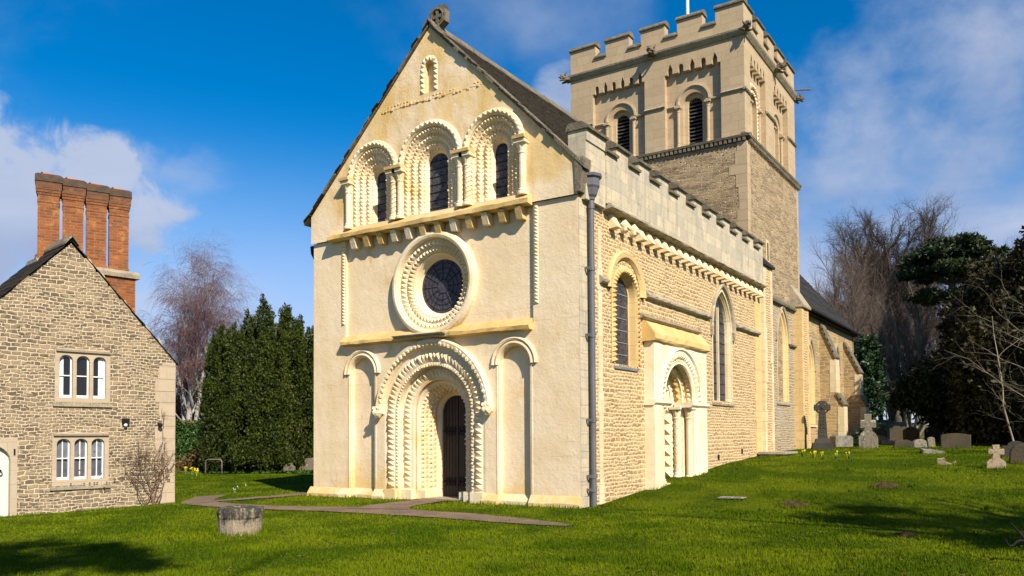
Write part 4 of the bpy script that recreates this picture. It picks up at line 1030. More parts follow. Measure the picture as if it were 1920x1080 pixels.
for y0, prof in ((25.2, [(0, 7.15), (.72, 5.42), (.76, 3.62), (1.08, 3.08), (1.10, .6)]), (30.7, [(0, 6.7), (.82, 5.02), (.86, 3.7), (1.1, 3.2), (1.12, .6)])):
    mb = MB(); o = [(CX-.1, .6)]+[(CX-.1, prof[0][1])]+[(CX+a, z) for a, z in prof]
    n = len(o); A = [mb.P((x, y0, z)) for x, z in o]; B = [mb.P((x, y0+.75, z)) for x, z in o]
    for k in range(n): mb.f.append([A[k], A[(k+1) % n], B[(k+1) % n], B[k]])
    mb.f.append(A[::-1]); mb.f.append(B)
    bt = mb.build('sloping_buttress', M['chancel_rubble'], CN)
    for (a, z), (a2, z2) in ((prof[0], prof[1]), (prof[2], prof[3])):
        mb = MB()
        for k in range(6 if a == 0 else 2):
            m_ = 6 if a == 0 else 2; f0, f1 = k/m_, (k+1.25)/m_
            x0, zz0 = CX+a+(a2-a)*f0, z+(z2-z)*f0; x1, zz1 = CX+a+(a2-a)*f1, z+(z2-z)*f1
            mb.hexa([(x0, y0-.07, zz0+.01), (x1, y0-.07, zz1+.03), (x1, y0+.82, zz1+.03), (x0, y0+.82, zz0+.01)], [(x0+.05, y0-.07, zz0+.10), (x1+.06, y0-.07, zz1+.11), (x1+.06, y0+.82, zz1+.11), (x0+.05, y0+.82, zz0+.10)])
        mb.build('weathering_stones', M['coping'], bt)
    mb = MB(); mb.box(CX+prof[1][0]-.25, CX+prof[1][0]+.05, y0-.012, y0+.76, prof[2][1]+.1, prof[1][1]-.08); mb.box(CX+prof[4][0]-.28, CX+prof[4][0]+.02, y0-.012, y0+.76, .7, prof[3][1]-.06); mb.build('buttress_quoins', M['quoin'], bt)
slated('chancel_roof', M['slate_dark'], 19.9, 33.62, 8.0, 7.42, 4.3, 11.80, 24, 5, CH, .02)
slated('chancel_north_slope', M['slate_dark'], 19.9, 33.62, .6, 7.42, 4.3, 11.80, 24, 6, CH, .02)
mb = MB(); mb.tube([(8.06, 19.9, 7.46), (8.06, 33.6, 7.44)], .07, 8); mb.box(CX, 7.95, 19.9, 33.5, 7.32, 7.42); mb.build('gutter', M['iron'], CN)
# ================================================================== THE COTTAGE
A_ = (-2.94, -2.25, -.02); TH = R(81.4)
HO = thing('stone_cottage', 'coursed rubble cottage with steep gable, white windows and four tall brick chimney stacks', 'house', (A_[0], A_[1], 0), TH)
GA, GE, GZ = -2.57, 3.76, 6.56                 # apex u, eave z, apex z
LW_ = -5.22; HD = 2.1
def l3(u0, u1, zb, zs, rise, n=3, gap=.085):
    wd = (u1-u0-gap*(n-1))/n; H_ = []
    for k in range(n):
        a = u0+k*(wd+gap); c_ = a+wd/2
        H_.append([(a, zb), (a+wd, zb), (a+wd, zs)]+[(c_+wd/2*math.cos(t_*math.pi/10), zs+rise*math.sin(t_*math.pi/10)) for t_ in range(1, 10)]+[(a, zs)])
    return H_
W1 = l3(-2.80, -1.74, 2.74, 3.66, .13); W2 = l3(-2.84, -1.76, .72, 1.60, .13)
fr1 = [(-2.90, 2.62), (-1.64, 2.62), (-1.64, 3.92), (-2.90, 3.92)]; fr2 = [(-2.94, .58), (-1.66, .58), (-1.66, 1.85), (-2.94, 1.85)]
dr = [(-4.78, -.3), (-3.80, -.3), (-3.80, 1.22)]+[(-4.29+.49*math.cos(t_*math.pi/12), 1.22+.40*math.sin(t_*math.pi/12)) for t_ in range(1, 12)]+[(-4.78, 1.22)]
dro = [(-4.92, -.29), (-3.66, -.29), (-3.66, 1.75), (-4.92, 1.75)]
mb = MB(); mb.holed([(LW_, -.3), (0, -.3), (0, GE), (GA, GZ), (LW_, GE)], [fr1, fr2, dro], 0., .14)
mb.box(-.3, -.0005, .001, HD-.05, -.3, 3.72); mb.box(LW_+.0005, LW_+.3, .001, HD-.05, -.3, 3.72); mb.prism([(LW_+.01, -.3), (-.01, -.3), (-.01, GE), (GA, GZ), (LW_+.01, GE)], HD-.2, HD-.06)
mb.build('gable_wall', M['house_rubble'], HO)
mb = MB(); q = random.Random(8); z = -.3
while z < 3.7:
    h = q.uniform(.26, .40); wd = q.choice((.34, .52, .42)); mb.box(-wd, .012, -.012, .12+(.5-wd), z, min(z+h-.008, 3.74)); z += h
for k in range(9):
    f0, f1 = k/9, (k+.98)/9
    for s_ in (0, 1):
        xe = 0 if s_ == 0 else LW_
        xa, za = xe+(GA-xe)*f0, GE+(GZ-GE)*f0; xb, zb = xe+(GA-xe)*f1, GE+(GZ-GE)*f1
        wd = q.uniform(.10, .34)*(1 if s_ == 0 else -1)
        if k < 8: mb.prism([(xa, za), (xb, zb), (xb-wd, zb), (xa-wd, zb)] if s_ == 0 else [(xa, za), (xa-wd, zb), (xb-wd, zb), (xb, zb)], -.010, .02)
mb.build('quoin_stones', M['house_ashlar'], HO)
def house_window(name, fr_, H_, six, curtains):
    mb = MB(); mb.holed(fr_, H_, -.006, .13)
    u0, u1 = fr_[0][0], fr_[1][0]; zb, zt = fr_[0][1], fr_[2][1]
    mb.bar([(.05, zt-.05), (-.06, zt-.05), (-.08, zt), (.05, zt+.05)], u0+.02, u1-.02)
    wn = mb.build(name, M['house_ashlar'], HO)
    mb = MB(); mb.bar([(.1, zb-.1), (-.05, zb-.1), (-.06, zb-.03), (.1, zb)], u0-.04, u1+.04); mb.build('window_sill', M['string'], wn)
    for k, h in enumerate(H_):
        a, b = h[0][0], h[1][0]; c_ = (a+b)/2; z0 = h[0][1]; zs = h[2][1]; rise = .13
        inner = lambda m_: [(a+m_, z0+m_*1.6), (b-m_, z0+m_*1.6), (b-m_, zs)]+[(c_+((b-a)/2-m_)*math.cos(t_*math.pi/10), zs+(rise-m_*.6)*math.sin(t_*math.pi/10)) for t_ in range(1, 10)]+[(a+m_, zs)]
        mb = MB(); mb.holed(h, [inner(.03)], .075, .11)
        zm = (z0+zs+rise)/2+.02; mb.box(a+.02, b-.02, .068, .10, zm-.013, zm+.013); mb.box(a+.004, b-.004, .07, .10, z0+.004, z0+.065)
        if six:
            mb.box(c_-.011, c_+.011, .08, .10, z0+.03, zs+.10)
        mb.build('sash', M['whitepaint'], wn)
        mb = MB(); mb.face([(x, .105, z) for x, z in inner(.02)]); 
        pn = mb.build('pane', M['pane'] if not curtains or True else M['pane'], wn)
        cu = MB()
        sides = {0: (a+.03, a+.12), 1: None, 2: (b-.15, b-.03)}[k] if not six else (a+.03, b-.03)
        if sides:
            n = 8; rows_ = [[(sides[0]+(sides[1]-sides[0])*i/n, .098+(.006*(i % 2) if not six else .002*(i % 2)), z) for i in range(n+1)] for z in ((z0+.05, zs+.08) if not six else (z0+.03, z0+.46))]
            cu.rows(rows_); cu.build('curtain', M['curtain'] if not six else M['blind'], wn)
            if six:
                cu = MB(); cu.rows([[(sides[0]+(sides[1]-sides[0])*i/n, .1005, z) for i in range(n+1)] for z in (z0+.50, zs+.10)]); cu.build('net_curtain', M['net'], wn)
M['blind'] = plain('lowered_blind', (.085, .09, .105), (.06, .065, .075), .5, .4)
M['net'] = plain('net_curtain', (.16, .17, .19), (.10, .105, .12), .6, .4, 3)
house_window('upper_window', fr1, W1, False, True); house_window('lower_window', fr2, W2, True, True)
mb = MB(); mb.holed(dro, [dr], -.006, .16); DF = mb.build('door_surround', M['house_ashlar'], HO)
mb = MB(); mb.face([(u, .13, z) for u, z in dr])
for u in (-4.6, -4.43, -4.26, -4.09, -3.95): mb.box(u-.004, u+.004, .122, .13, -.2, 1.5)
dd = mb.build('front_door', M['palegreen'], DF)
mb = MB(); mb.tube([(-3.97+.035*math.cos(k*.524), .10, .93+.05*math.sin(k*.524)) for k in range(13)], .01, 5, False); mb.box(-3.99, -3.95, .105, .13, .98, 1.02); mb.build('door_knocker', M['iron'], dd)
mb = MB(); mb.box(-3.74, -3.71, -.03, .0, 1.36, 1.50); mb.build('door_bell', M['iron'], DF)
# voussoirs of the relieving arches
for u0, u1, z in ((-2.95, -1.62, 2.02), (-2.9, -1.6, 4.0), (-4.9, -3.7, 1.86)):
    mb = MB(); n = 13
    for k in range(n):
        a = u0+(u1-u0)*k/n; f = (k+.5)/n-.5; zz = z+.09*(1-4*f*f)
        mb.hexa([(a+.012, -.014, zz), (a+(u1-u0)/n-.012, -.014, zz), (a+(u1-u0)/n-.012, .05, zz), (a+.012, .05, zz)], [(a+.012+f*.12, -.014, zz+.2), (a+(u1-u0)/n-.012+f*.12, -.014, zz+.2), (a+(u1-u0)/n-.012+f*.12, .05, zz+.2), (a+.012+f*.12, .05, zz+.2)])
    mb.build('relieving_arch', M['house_rubble'], HO)
mb = MB(); mb.box(-1.37, -1.21, -.14, -.05, 2.13, 2.24); mb.box(-1.33, -1.25, -.06, .01, 2.15, 2.2); FL = mb.build('floodlight', M['iron'], HO)
mb = MB(); mb.blob((-1.29, -.09, 2.07), .045, 1, .0); mb.build('motion_sensor', M['whitepaint'], FL)
mb = MB(); mb.tube([(-.43, 0, 2.10), (-.43, -.10, 2.09)], .03, 6); mb.blob((-.43, -.13, 2.07), .06, 2, .1); mb.build('outside_lamp', M['iron'], HO)
def hroof(name, xe, ze):
    mb = MB(); n = 15; q = random.Random(4)
    for k in range(n):
        f0, f1 = k/n, (k+1.15)/n
        xa, za = xe+(GA-xe)*f0, ze+(GZ+.07-ze)*f0; xb, zb = xe+(GA-xe)*min(1, f1), ze+(GZ+.07-ze)*min(1, f1)
        y = -.05
        while y < HD:
            yy = min(HD, y+q.uniform(.4, .8)); th = q.uniform(.025, .045); j = q.uniform(-.02, .02) if y < 0 else 0
            mb.hexa([(xa, y+j, za), (xb, y+j, zb), (xb, yy-.01, zb), (xa, yy-.01, za)], [(xa, y+j, za+th), (xb, y+j, zb+.012), (xb, yy-.01, zb+.012), (xa, yy-.01, za+th)]); y = yy
    return mb.build(name, M['slate'], HO)
HR = hroof('roof', .07, 3.70); hroof('roof_slope', LW_-.07, 3.70)
mb = MB(); mb.prism([(GA-.16, GZ-.05), (GA, GZ+.16), (GA+.16, GZ-.05), (GA+.16, GZ), (GA, GZ+.22), (GA-.16, GZ)], -.09, HD); mb.build('ridge_tiles', M['coping'], HR)
# chimneys
CD = 1.2
mb = MB(); mb.box(-2.86, -.56, CD, CD+.8, 3.0, 6.14); CB = mb.build('chimney', M['brick'], HO)
mb = MB(); mb.bar([(-.07, 6.12), (-.09, 6.22), (.08, 6.33), (.74, 6.33), (.89, 6.22), (.87, 6.12)], -2.95, -.46)
for i, v in enumerate(mb.v): mb.v[i] = (v[0], v[1]+CD, v[2])
mb.build('chimney_ledge', M['string'], CB)
for k in range(4):
    c_ = (-2.57+.572*k, CD+.40); mb = MB()
    def sq(r, z, rot=-.32): return [(c_[0]+r*math.cos(rot+a), c_[1]+r*math.sin(rot+a), z) for a in (math.pi/4, 3*math.pi/4, 5*math.pi/4, 7*math.pi/4, math.pi/4)]
    mb.rows([sq(.365, 6.31), sq(.365, 6.38), sq(.336, 6.42), sq(.336, 7.83), sq(.352, 7.835), sq(.352, 7.90), sq(.336, 7.905), sq(.336, 8.02), sq(.36, 8.025), sq(.36, 8.09), sq(.385, 8.095), sq(.385, 8.16), sq(.405, 8.165), sq(.405, 8.37)])
    stk = mb.build('chimney_stack', M['brick'], CB)
    mb = MB(); mb.rows([sq(.40, 8.365), sq(.435, 8.37), sq(.43, 8.53), sq(.34, 8.58), sq(.02, 8.57)]); mb.build('oversailing_cap', M['soot'], stk)
    mb = MB()
    for r_t in (.12, .095): mb.rows([[(c_[0]+x, c_[1]+r_t*1.2*math.cos(a), 8.54+r_t*math.sin(a)) for a in [math.pi*i/8 for i in range(9)]] for x in (-.18, .18)])
    mb.build('ridge_tile_cap', M['pot'], stk)
# rambler against the wall
RB = thing('rambling_rose', 'bare tangled rambling rose trained against the right end of the cottage wall', 'climbing plant', (A_[0], A_[1], 0), TH)
mb = MB(); q = random.Random(17)
def stem(p, ang, L, r, lev):
    pts = [p]; n = 9
    for k in range(n):
        ang += q.uniform(-.28, .28)+(-.06 if abs(ang) < 1.2 else .0)*(1 if ang > 0 else -1)
        p = (p[0]+math.sin(ang)*L/n, min(-.03, p[1]+q.uniform(-.03, .03)), max(.05, p[2]+math.cos(ang)*L/n)); pts.append(p)
    mb.tube(pts, [r*(1-.7*i/n) for i in range(n+1)], 4, False)
    if lev < 3:
        for k in range(q.choice((2, 3, 4))): i = q.randint(3, n-1); stem(pts[i], ang+q.uniform(-1.3, 1.3), L*q.uniform(.3, .6), r*.6, lev+1)
for k in range(9): stem((-.62+q.uniform(-.22, .22), -.12, -.05), q.uniform(-1.1, .75), q.uniform(1.1, 1.75), .016, 0)
mb.build('stems', M['rosestem'], RB)
mb = MB()
for k in range(26): mb.blob((q.uniform(-2.6, -.1), -.07, q.uniform(.45, 1.6) if k > 12 else .62), .022, k, .2, 1.3, .6, 1, 5, 3)
mb.build('withered_leaves', M['brownbush'], RB)
# ================================================================== GROUND
def axis(a, b, na, nb, st):
    fine = list(np.arange(na, nb+.001, st)); lo = []; x = na; s_ = st
    while x > a: s_ *= 1.35; x -= s_; lo.append(max(x, a))
    hi = []; x = nb; s_ = st
    while x < b: s_ *= 1.35; x += s_; hi.append(min(x, b))
    return np.array(lo[::-1]+fine+hi)
gx = axis(-900, 900, -28, 34, .5); gy = axis(-200, 1500, -18, 52, .5)
V = [(x, y, ground(x, y)) for y in gy for x in gx]; nx_ = len(gx)
F = [(j*nx_+i, j*nx_+i+1, (j+1)*nx_+i+1, (j+1)*nx_+i) for j in range(len(gy)-1) for i in range(nx_-1)]
g = np_mesh('ground', V, F, M['lawn']); kind(g, 'structure'); g.data.polygons.foreach_set('use_smooth', [True]*len(F))
PATHS = [
 [(9.75, -2.80, .25), (9.3, -2.74, .55), (8.2, -2.56, .9), (6.7, -2.36, 1.1), (5.0, -2.36, 1.15), (3.6, -2.38, 1.15), (2.4, -2.68, .95), (1.2, -2.86, .85), (-.2, -2.86, .85), (-1.5, -2.55, .95), (-2.6, -1.75, 1.0), (-4.2, -.2, 1.0)],
 [(-1.6, -2.35, .9), (-1.15, -1.55, 1.0), (-.75, -.7, 1.05), (-.78, .5, 1.0), (-.9, 3, 1.0), (-1.0, 9, 1.0)],
 [(4.35, -2.1, 1.9), (4.15, -1.3, 1.35), (4.15, -.5, 1.15), (4.2, .28, 1.05)]]
PTS = []
mbp = []
for pi, P in enumerate(PATHS):
    dense = []
    for (x0, y0, w0), (x1, y1, w1) in zip(P, P[1:]):
        n = max(2, int(math.hypot(x1-x0, y1-y0)/.3))
        dense += [(x0+(x1-x0)*k/n, y0+(y1-y0)*k/n, w0+(w1-w0)*k/n) for k in range(n)]
    dense.append(P[-1]); PTS += dense
    mb = MB(); rows_ = []; q = random.Random(pi)
    for i, (x, y, wd) in enumerate(dense):
        a = dense[max(0, i-1)]; b = dense[min(len(dense)-1, i+1)]; L = math.hypot(b[0]-a[0], b[1]-a[1]); n_ = (-(b[1]-a[1])/L, (b[0]-a[0])/L)
        wd *= .8; wl, wr = wd/2*q.uniform(.93, 1.07), wd/2*q.uniform(.93, 1.07)
        rows_.append([(x+n_[0]*s_, y+n_[1]*s_, ground(x+n_[0]*s_, y+n_[1]*s_)+.018+.004*pi) for s_ in (-wr, -wr*.5, 0, wl*.5, wl)])
    mb.rows(rows_); kind(mb.build('path', M['path'], smooth=True), 'structure')
PTA = np.array(PTS)
def on_path(x, y, pad=0.):
    m = np.zeros(len(x), bool)
    for px_, py_, wd in PTS: m |= (x-px_)**2+(y-py_)**2 < (wd*.4+pad)**2
    return m
# grass blades, thinning with distance from the lawn in front
nr = np.random.default_rng(3)
N = 430000
r_d = 1/(1/8.5-nr.random(N)*(1/8.5-1/50.)); an = YAW-R(3)+(nr.random(N)-.5)*R(104)
bx = 17.1-np.sin(an)*r_d; by = -15.257+np.cos(an)*r_d
ca, sa = math.cos(TH), math.sin(TH); hu = (bx-A_[0])*ca+(by-A_[1])*sa; hd_ = -(bx-A_[0])*sa+(by-A_[1])*ca
ok = ~((bx > -.15) & (bx < 8.62) & (by > -.13) & (by < 40)) & ~((hu < .02) & (hd_ > -.02)) & ~((bx > 3.3) & (bx < 8.8) & (by > 12) & (by < 14.3))
ok &= ~(on_path(bx, by, -.13)) & ~(on_path(bx, by, -.02) & (nr.random(N) < .62))
bx, by, r_d = bx[ok], by[ok], r_d[ok]; N = len(bx)
bz = np.array([ground(a, b) for a, b in zip(bx, by)])
cl_ = .5+.5*np.sin(bx*1.9+np.sin(by*1.3)*1.7)*np.sin(by*2.3+np.sin(bx*.9)*2.)
wall_d = np.minimum(np.abs(by+.15)+np.where((bx > -.3) & (bx < 8.7), 0, 9), np.abs(bx-8.5)+np.where((by > -.2) & (by < 20), 0, 9))
h = (.020+.026*nr.random(N))*(.5+.9*cl_)+np.where(wall_d < .35, .07*nr.random(N), 0)
tall = nr.random(N) < .012; h = np.where(tall, h+.05*nr.random(N), h)
wd = .0055*np.clip(r_d/10, 1, 4)*(.7+.6*nr.random(N))
th = nr.random(N)*2*np.pi; le = nr.random(N)*.9; ta = nr.random(N)*2*np.pi
V = np.empty((N, 3, 3), np.float32)
V[:, 0] = np.stack([bx-np.cos(th)*wd, by-np.sin(th)*wd, bz-.004], 1); V[:, 1] = np.stack([bx+np.cos(th)*wd, by+np.sin(th)*wd, bz-.004], 1)
V[:, 2] = np.stack([bx+np.cos(ta)*le*h, by+np.sin(ta)*le*h, bz+h], 1)
def tufts(spots):
    out = []
    for (x, y, r, n, hh) in spots:
        a = nr.random(n)*6.283; rr_ = r*(1+nr.random(n)*.22); X, Y = x+rr_*np.cos(a), y+rr_*np.sin(a); H_ = hh*(.5+.7*nr.random(n)); b = nr.random(n)*6.283; l = .5*H_*nr.random(n); Z = np.array([ground(p, q_) for p, q_ in zip(X, Y)]); w_ = .007
        out.append(np.stack([np.stack([X-np.cos(b)*w_, Y-np.sin(b)*w_, Z-.01], 1), np.stack([X+np.cos(b)*w_, Y+np.sin(b)*w_, Z-.01], 1), np.stack([X+np.cos(b+1.3)*l, Y+np.sin(b+1.3)*l, Z+H_], 1)], 1))
    return np.concatenate(out)
TF = [(5.14, -6.25, .36, 500, .12)]+[(x, y, .3, 260, .13) for x, y in ((9.35, 18.35), (9.25, 22.3), (10.91, 19.48), (14.12, 19.65), (15.98, 9.01), (16.72, 10.6), (13.7, 15.4), (14.74, 9.84), (12.1, 20.6), (12.6, 1.68), (13.9, 4.75))]
q_r = np.random.default_rng(12)
for k in range(150):
    rd = 9+q_r.random()**1.4*22; an_ = YAW+R(2)+(q_r.random()-.5)*R(72); x, y = 17.1-math.sin(an_)*rd, -15.257+math.cos(an_)*rd
    if (-.4 < x < 9 and y > -.5) or x < -2.5 or on_path(np.array([x]), np.array([y]), .2)[0]: continue
    TF.append((x, y, .02+.10*q_r.random(), 60, .05+.06*q_r.random()))
V = np.concatenate([V, tufts(TF)]); N = len(V)
gr = np_mesh('grass', V.reshape(-1, 3), np.arange(N*3).reshape(-1, 3), M['grass'])
kind(gr, 'stuff'); tag(gr, 'short green lawn grass growing all round the church and graves', 'grass')
# dead leaves and daisies scattered on the turf
n = 1500; rd = 1/(1/9.-nr.random(n)*(1/9.-1/34.)); an_ = YAW+R(2)+(nr.random(n)-.5)*R(76); X, Y = 17.1-np.sin(an_)*rd, -15.257+np.cos(an_)*rd
okk = ~((X > -.3) & (X < 8.8) & (Y > -.2)) & (X > -2.3); X, Y = X[okk], Y[okk]; n = len(X); Z = np.array([ground(a, b) for a, b in zip(X, Y)])+.02+.02*nr.random(n)
b = nr.random(n)*6.283; s_ = .012+.022*nr.random(n)
V = np.stack([np.stack([X+np.cos(b+k*1.571)*s_*(1 if k % 2 else .6), Y+np.sin(b+k*1.571)*s_*(1 if k % 2 else .6), Z+(nr.random(n)-.3)*.02], 1) for k in range(4)], 1)
lv = np_mesh('fallen_leaves', V.reshape(-1, 3), np.arange(n*4).reshape(-1, 4), M['brownbush']); kind(lv, 'stuff'); tag(lv, 'scattered brown dead leaves lying on the lawn', 'fallen leaves')
# soil mounds, stones in the turf
for k, (x, y, s_, lb) in enumerate(((12.6, 1.68, .26, 'fresh brown molehill in the lawn nearest the church wall'), (13.9, 4.75, .3, 'flat worn molehill of bare earth in the middle of the lawn'), (15.2, -1.6, .13, 'tiny scrape of bare earth in the front lawn'))):
    mb = MB(); mb.blob((0, 0, 0), s_, k, .22, 1.2, .9, .42, 14, 8); mb.blob((s_*.5, s_*.2, 0), s_*.5, k+5, .25, 1, 1, .4, 10, 6)
    tag(mb.build('molehill', M['soil'], loc=(x, y, ground(x, y))), lb, 'molehill', 'molehills in the lawn')
mb = MB(); mb.prism([(-.32, -.0), (.30, .0), (.34, .02), (-.25, .03)], -.14, .16); o = mb.build('flat_stone', GRAVE['white'], loc=(11.0, 2.34, ground(11, 2.34)+.02)); o.rotation_euler = (0, 0, .2); tag(o, 'pale flat stone lying sunk in the lawn near the south doorway', 'stone')
q = random.Random(3)
# daffodils and bulbs
def clump(x, y, flowers, s_, label, group, cat='daffodils', mat='petal'):
    t_ = thing('daffodil_clump' if mat == 'petal' else 'snowdrop_clump', label, cat, (x, y, ground(x, y)), 0, group)
    mb = MB()
    for k in range(26):
        a = q.uniform(0, 6.28); r0 = q.uniform(0, .09)*s_; L = q.uniform(.16, .30)*s_; le_ = q.uniform(.1, .5)
        p0 = Vector((r0*math.cos(a), r0*math.sin(a), 0)); p1 = p0+Vector((math.cos(a)*le_*L*.5, math.sin(a)*le_*L*.5, L*.7)); p2 = p0+Vector((math.cos(a)*le_*L, math.sin(a)*le_*L, L)); w_ = Vector((-math.sin(a), math.cos(a), 0))*.008*s_
        mb.face([p0-w_, p0+w_, p1+w_, p1-w_]); mb.face([p1-w_, p1+w_, p2])
    mb.build('leaves', M['bulb'], t_)
    for k in range(flowers):
        a = q.uniform(0, 6.28); rr_ = q.uniform(.02, .14)*s_; z_ = q.uniform(.22, .34)*s_; mb = MB(); c = (rr_*math.cos(a), rr_*math.sin(a), z_)
        mb.tube([(c[0]*.4, c[1]*.4, 0), c], .005, 3)
        f = Vector((math.cos(a), math.sin(a)-.4, .1)).normalized(); sx_ = f.cross(Vector((0, 0, 1))).normalized(); sy_ = sx_.cross(f)
        for j in range(6):
            b = j*1.047; e = sx_*math.cos(b)+sy_*math.sin(b); e2 = sx_*math.cos(b+.5)+sy_*math.sin(b+.5); e3 = sx_*math.cos(b-.5)+sy_*math.sin(b-.5); cv = Vector(c)
            mb.face([cv, cv+e3*.025*s_, cv+e*.05*s_, cv+e2*.025*s_])
        mb.tube([Vector(c), Vector(c)+f*.04*s_], [.012*s_, .02*s_], 6, False)
        mb.build('flower', M[mat], t_)
for k, (x, y, n, lb) in enumerate(((10.1, 12.25, 3, 'yellow daffodils nearest the stone step by the tower buttress'), (10.55, 11.9, 4, 'thickest tuft of daffodils in front of the celtic cross'), (10.95, 11.5, 3, 'few daffodils just right of the celtic cross base'), (11.4, 11.35, 2, 'pair of daffodils leaning in open grass before the chest tomb'), (11.85, 11.05, 3, 'rightmost of the daffodils in front of the mossy chest tomb'))):
    clump(x, y, n, .8, lb, 'daffodils by the tower')
for k, (x, y, n, lb) in enumerate(((-13.4, 5.6, 5, 'yellow daffodils beside the bare metal hoop'), (-14.9, 6.4, 5, 'daffodils between the hoop and the brown bush'), (-16.2, 6.9, 4, 'leftmost daffodils close to the cottage corner'))):
    clump(x, y, n, 1.0, lb, 'daffodils by the yew')
for k, (x, y, lb) in enumerate(((-4.6, .9, 'white snowdrops nearest the path by the cottage corner'), (-5.4, 1.6, 'white snowdrops in the middle of the short row left of the path'), (-5.9, 2.3, 'white snowdrops farthest along the short row toward the yew'))):
    clump(x, y, 2, .42, lb, 'snowdrops on the lawn', 'snowdrops', 'snow')
nr2 = np.random.default_rng(9); n = 900
px_ = -14+nr2.random(n)*5.2-.8; py_ = 7.0+(px_+14)*.32+nr2.random(n)*1.3; V = []; F = []
for i in range(n):
    z0 = ground(px_[i], py_[i]); a = nr2.random()*6.28; s_ = .05+.06*nr2.random()
    b = len(V); V += [(px_[i]+math.cos(a)*s_, py_[i]+math.sin(a)*s_, z0+.03), (px_[i]-math.sin(a)*s_, py_[i]+math.cos(a)*s_, z0+.11), (px_[i]-math.cos(a)*s_, py_[i]-math.sin(a)*s_, z0+.05), (px_[i]+math.sin(a)*s_, py_[i]-math.cos(a)*s_, z0+.02)]; F.append((b, b+1, b+2, b+3))
o = np_mesh('ivy_ground_cover', V, F, M['ivy']); kind(o, 'stuff'); tag(o, 'low ivy ground cover under the clipped yew', 'ground cover')
# old stone drum in the front lawn
mb = MB(); q = random.Random(2)
def oct_(r, z, j=.0, n=16): return [(r*(1+q.uniform(-j, j))*(1+.03*math.cos(8*a))*math.cos(a), r*(1+q.uniform(-j, j))*(1+.03*math.cos(8*a))*math.sin(a), z+q.uniform(-j, j)*.3) for a in [2*math.pi*k/n+.2 for k in range(n)]]
RI = [oct_(.345, -.1), oct_(.355, .1, .02), oct_(.36, .28, .02), oct_(.375, .31, .02), oct_(.39, .40, .03), oct_(.37, .46, .05), oct_(.24, .47, .08), oct_(.08, .44, .1)]
RI = [r + [r[0]] for r in RI]; mb.rows(RI); mb.face(RI[-1][:-1])
stump = mb.build('stone_drum', M['string'], loc=(5.14, -6.25, ground(5.14, -6.25)))
def drummat():
    m, t, b = newmat('grave_drum_stone'); p = t.n('ShaderNodeTexCoord').outputs['Object']; x, y, z = t.sep(p)
    c = t.mix(t.noise(p, 6, 5, .65), (.36, .285, .19), (.24, .19, .13))
    c = t.mix(t.step(t.math('ADD', t.noise(t.vmath('MULTIPLY', p, (1, 1, .25)), 7, 5, .7), t.math('MULTIPLY', z, .5)), .60, .74), c, (.055, .048, .036))
    c = t.mix(t.step(t.noise(p, 11, 5, .7), .63, .68), c, (.58, .55, .47))
    t.put(b.inputs['Base Color'], c); t.put(b.inputs['Normal'], t.bump(t.noise(p, 20, 5, .7), .9, .03)); return m
stump.data.materials[0] = drummat(); tag(stump, 'squat weathered octagonal stone drum with a crumbling dark rim in the front lawn', 'stone base')
# wrought iron scroll by the right edge
mb = MB(); mb.tube([(-.32, 0, .46), (-.16, 0, .27), (0, 0, .06), (.05, 0, -.05)], [.008, .022, .028, .03], 8)
mb.tube([(-.12, 0, .22), (-.20, 0, .235), (-.25, 0, .215), (-.29, 0, .175), (-.335, 0, .165), (-.37, 0, .20), (-.385, 0, .26)], [.018, .016, .015, .014, .013, .011, .008], 6)
mb.tube([(-.06+.055*math.cos(k*.5236), 0, .0+.055*math.sin(k*.5236)+.02) for k in range(13)], .011, 6, False)
o = mb.build('iron_scroll', M['iron'], loc=(16.98, -3.5, ground(16.98, -3.5)+.05)); o.rotation_euler = (0, 0, YAW); tag(o, 'black wrought iron scroll with a curl and ring stuck in shaded grass', 'ironwork')
# metal hoop
mb = MB(); a, b = Vector((-14.21, 6.53, 0)), Vector((-13.42, 6.78, 0)); za, zb_ = ground(a.x, a.y), ground(b.x, b.y); hh = .66
pts = [(a.x, a.y, za-.1), (a.x, a.y, za+hh-.14)]+[tuple(a.lerp(b, .18*(1-math.cos(t_*math.pi/8))))[:2]+(za+hh-.14+.14*math.sin(t_*math.pi/8),) for t_ in range(1, 5)]
pts += [tuple(a.lerp(b, 1-.18*(1-math.cos(t_*math.pi/8))))[:2]+(za+hh-.14+.14*math.sin(t_*math.pi/8),) for t_ in range(4, 0, -1)]+[(b.x, b.y, zb_+hh-.14), (b.x, b.y, zb_-.1)]
mb.tube(pts, .027, 8); tag(mb.build('metal_hoop', M['rust'], smooth=True), 'bare metal hoop rail standing in front of the dark yew', 'hoop rail')
# ================================================================== TREES
class TW_:
    """collects tapered branches as fast numpy-free tubes"""
    def __init__(s): s.v = []; s.f = []
    def branch(s, pts, r0, r1, n):
        m = len(pts); rings_ = []
        for i, p in enumerate(pts):
            t_ = (pts[min(i+1, m-1)]-pts[max(i-1, 0)])
            a = t_.cross(Vector((.31, .17, .93)));
            if a.length < 1e-6: a = t_.cross(Vector((1, 0, 0)))
            a.normalize(); b = t_.cross(a).normalized(); r = r0+(r1-r0)*i/(m-1)
            base = len(s.v)
            for k in range(n):
                an_ = 2*math.pi*k/n; q_ = p+(a*math.cos(an_)+b*math.sin(an_))*r; s.v.append((q_.x, q_.y, q_.z))
            rings_.append(base)
        for A, B in zip(rings_, rings_[1:]):
            for k in range(n): s.f.append((A+k, A+(k+1) % n, B+(k+1) % n, B+k))
    def obj(s, name, mat, parent): return np_mesh(name, s.v, s.f, mat, parent)
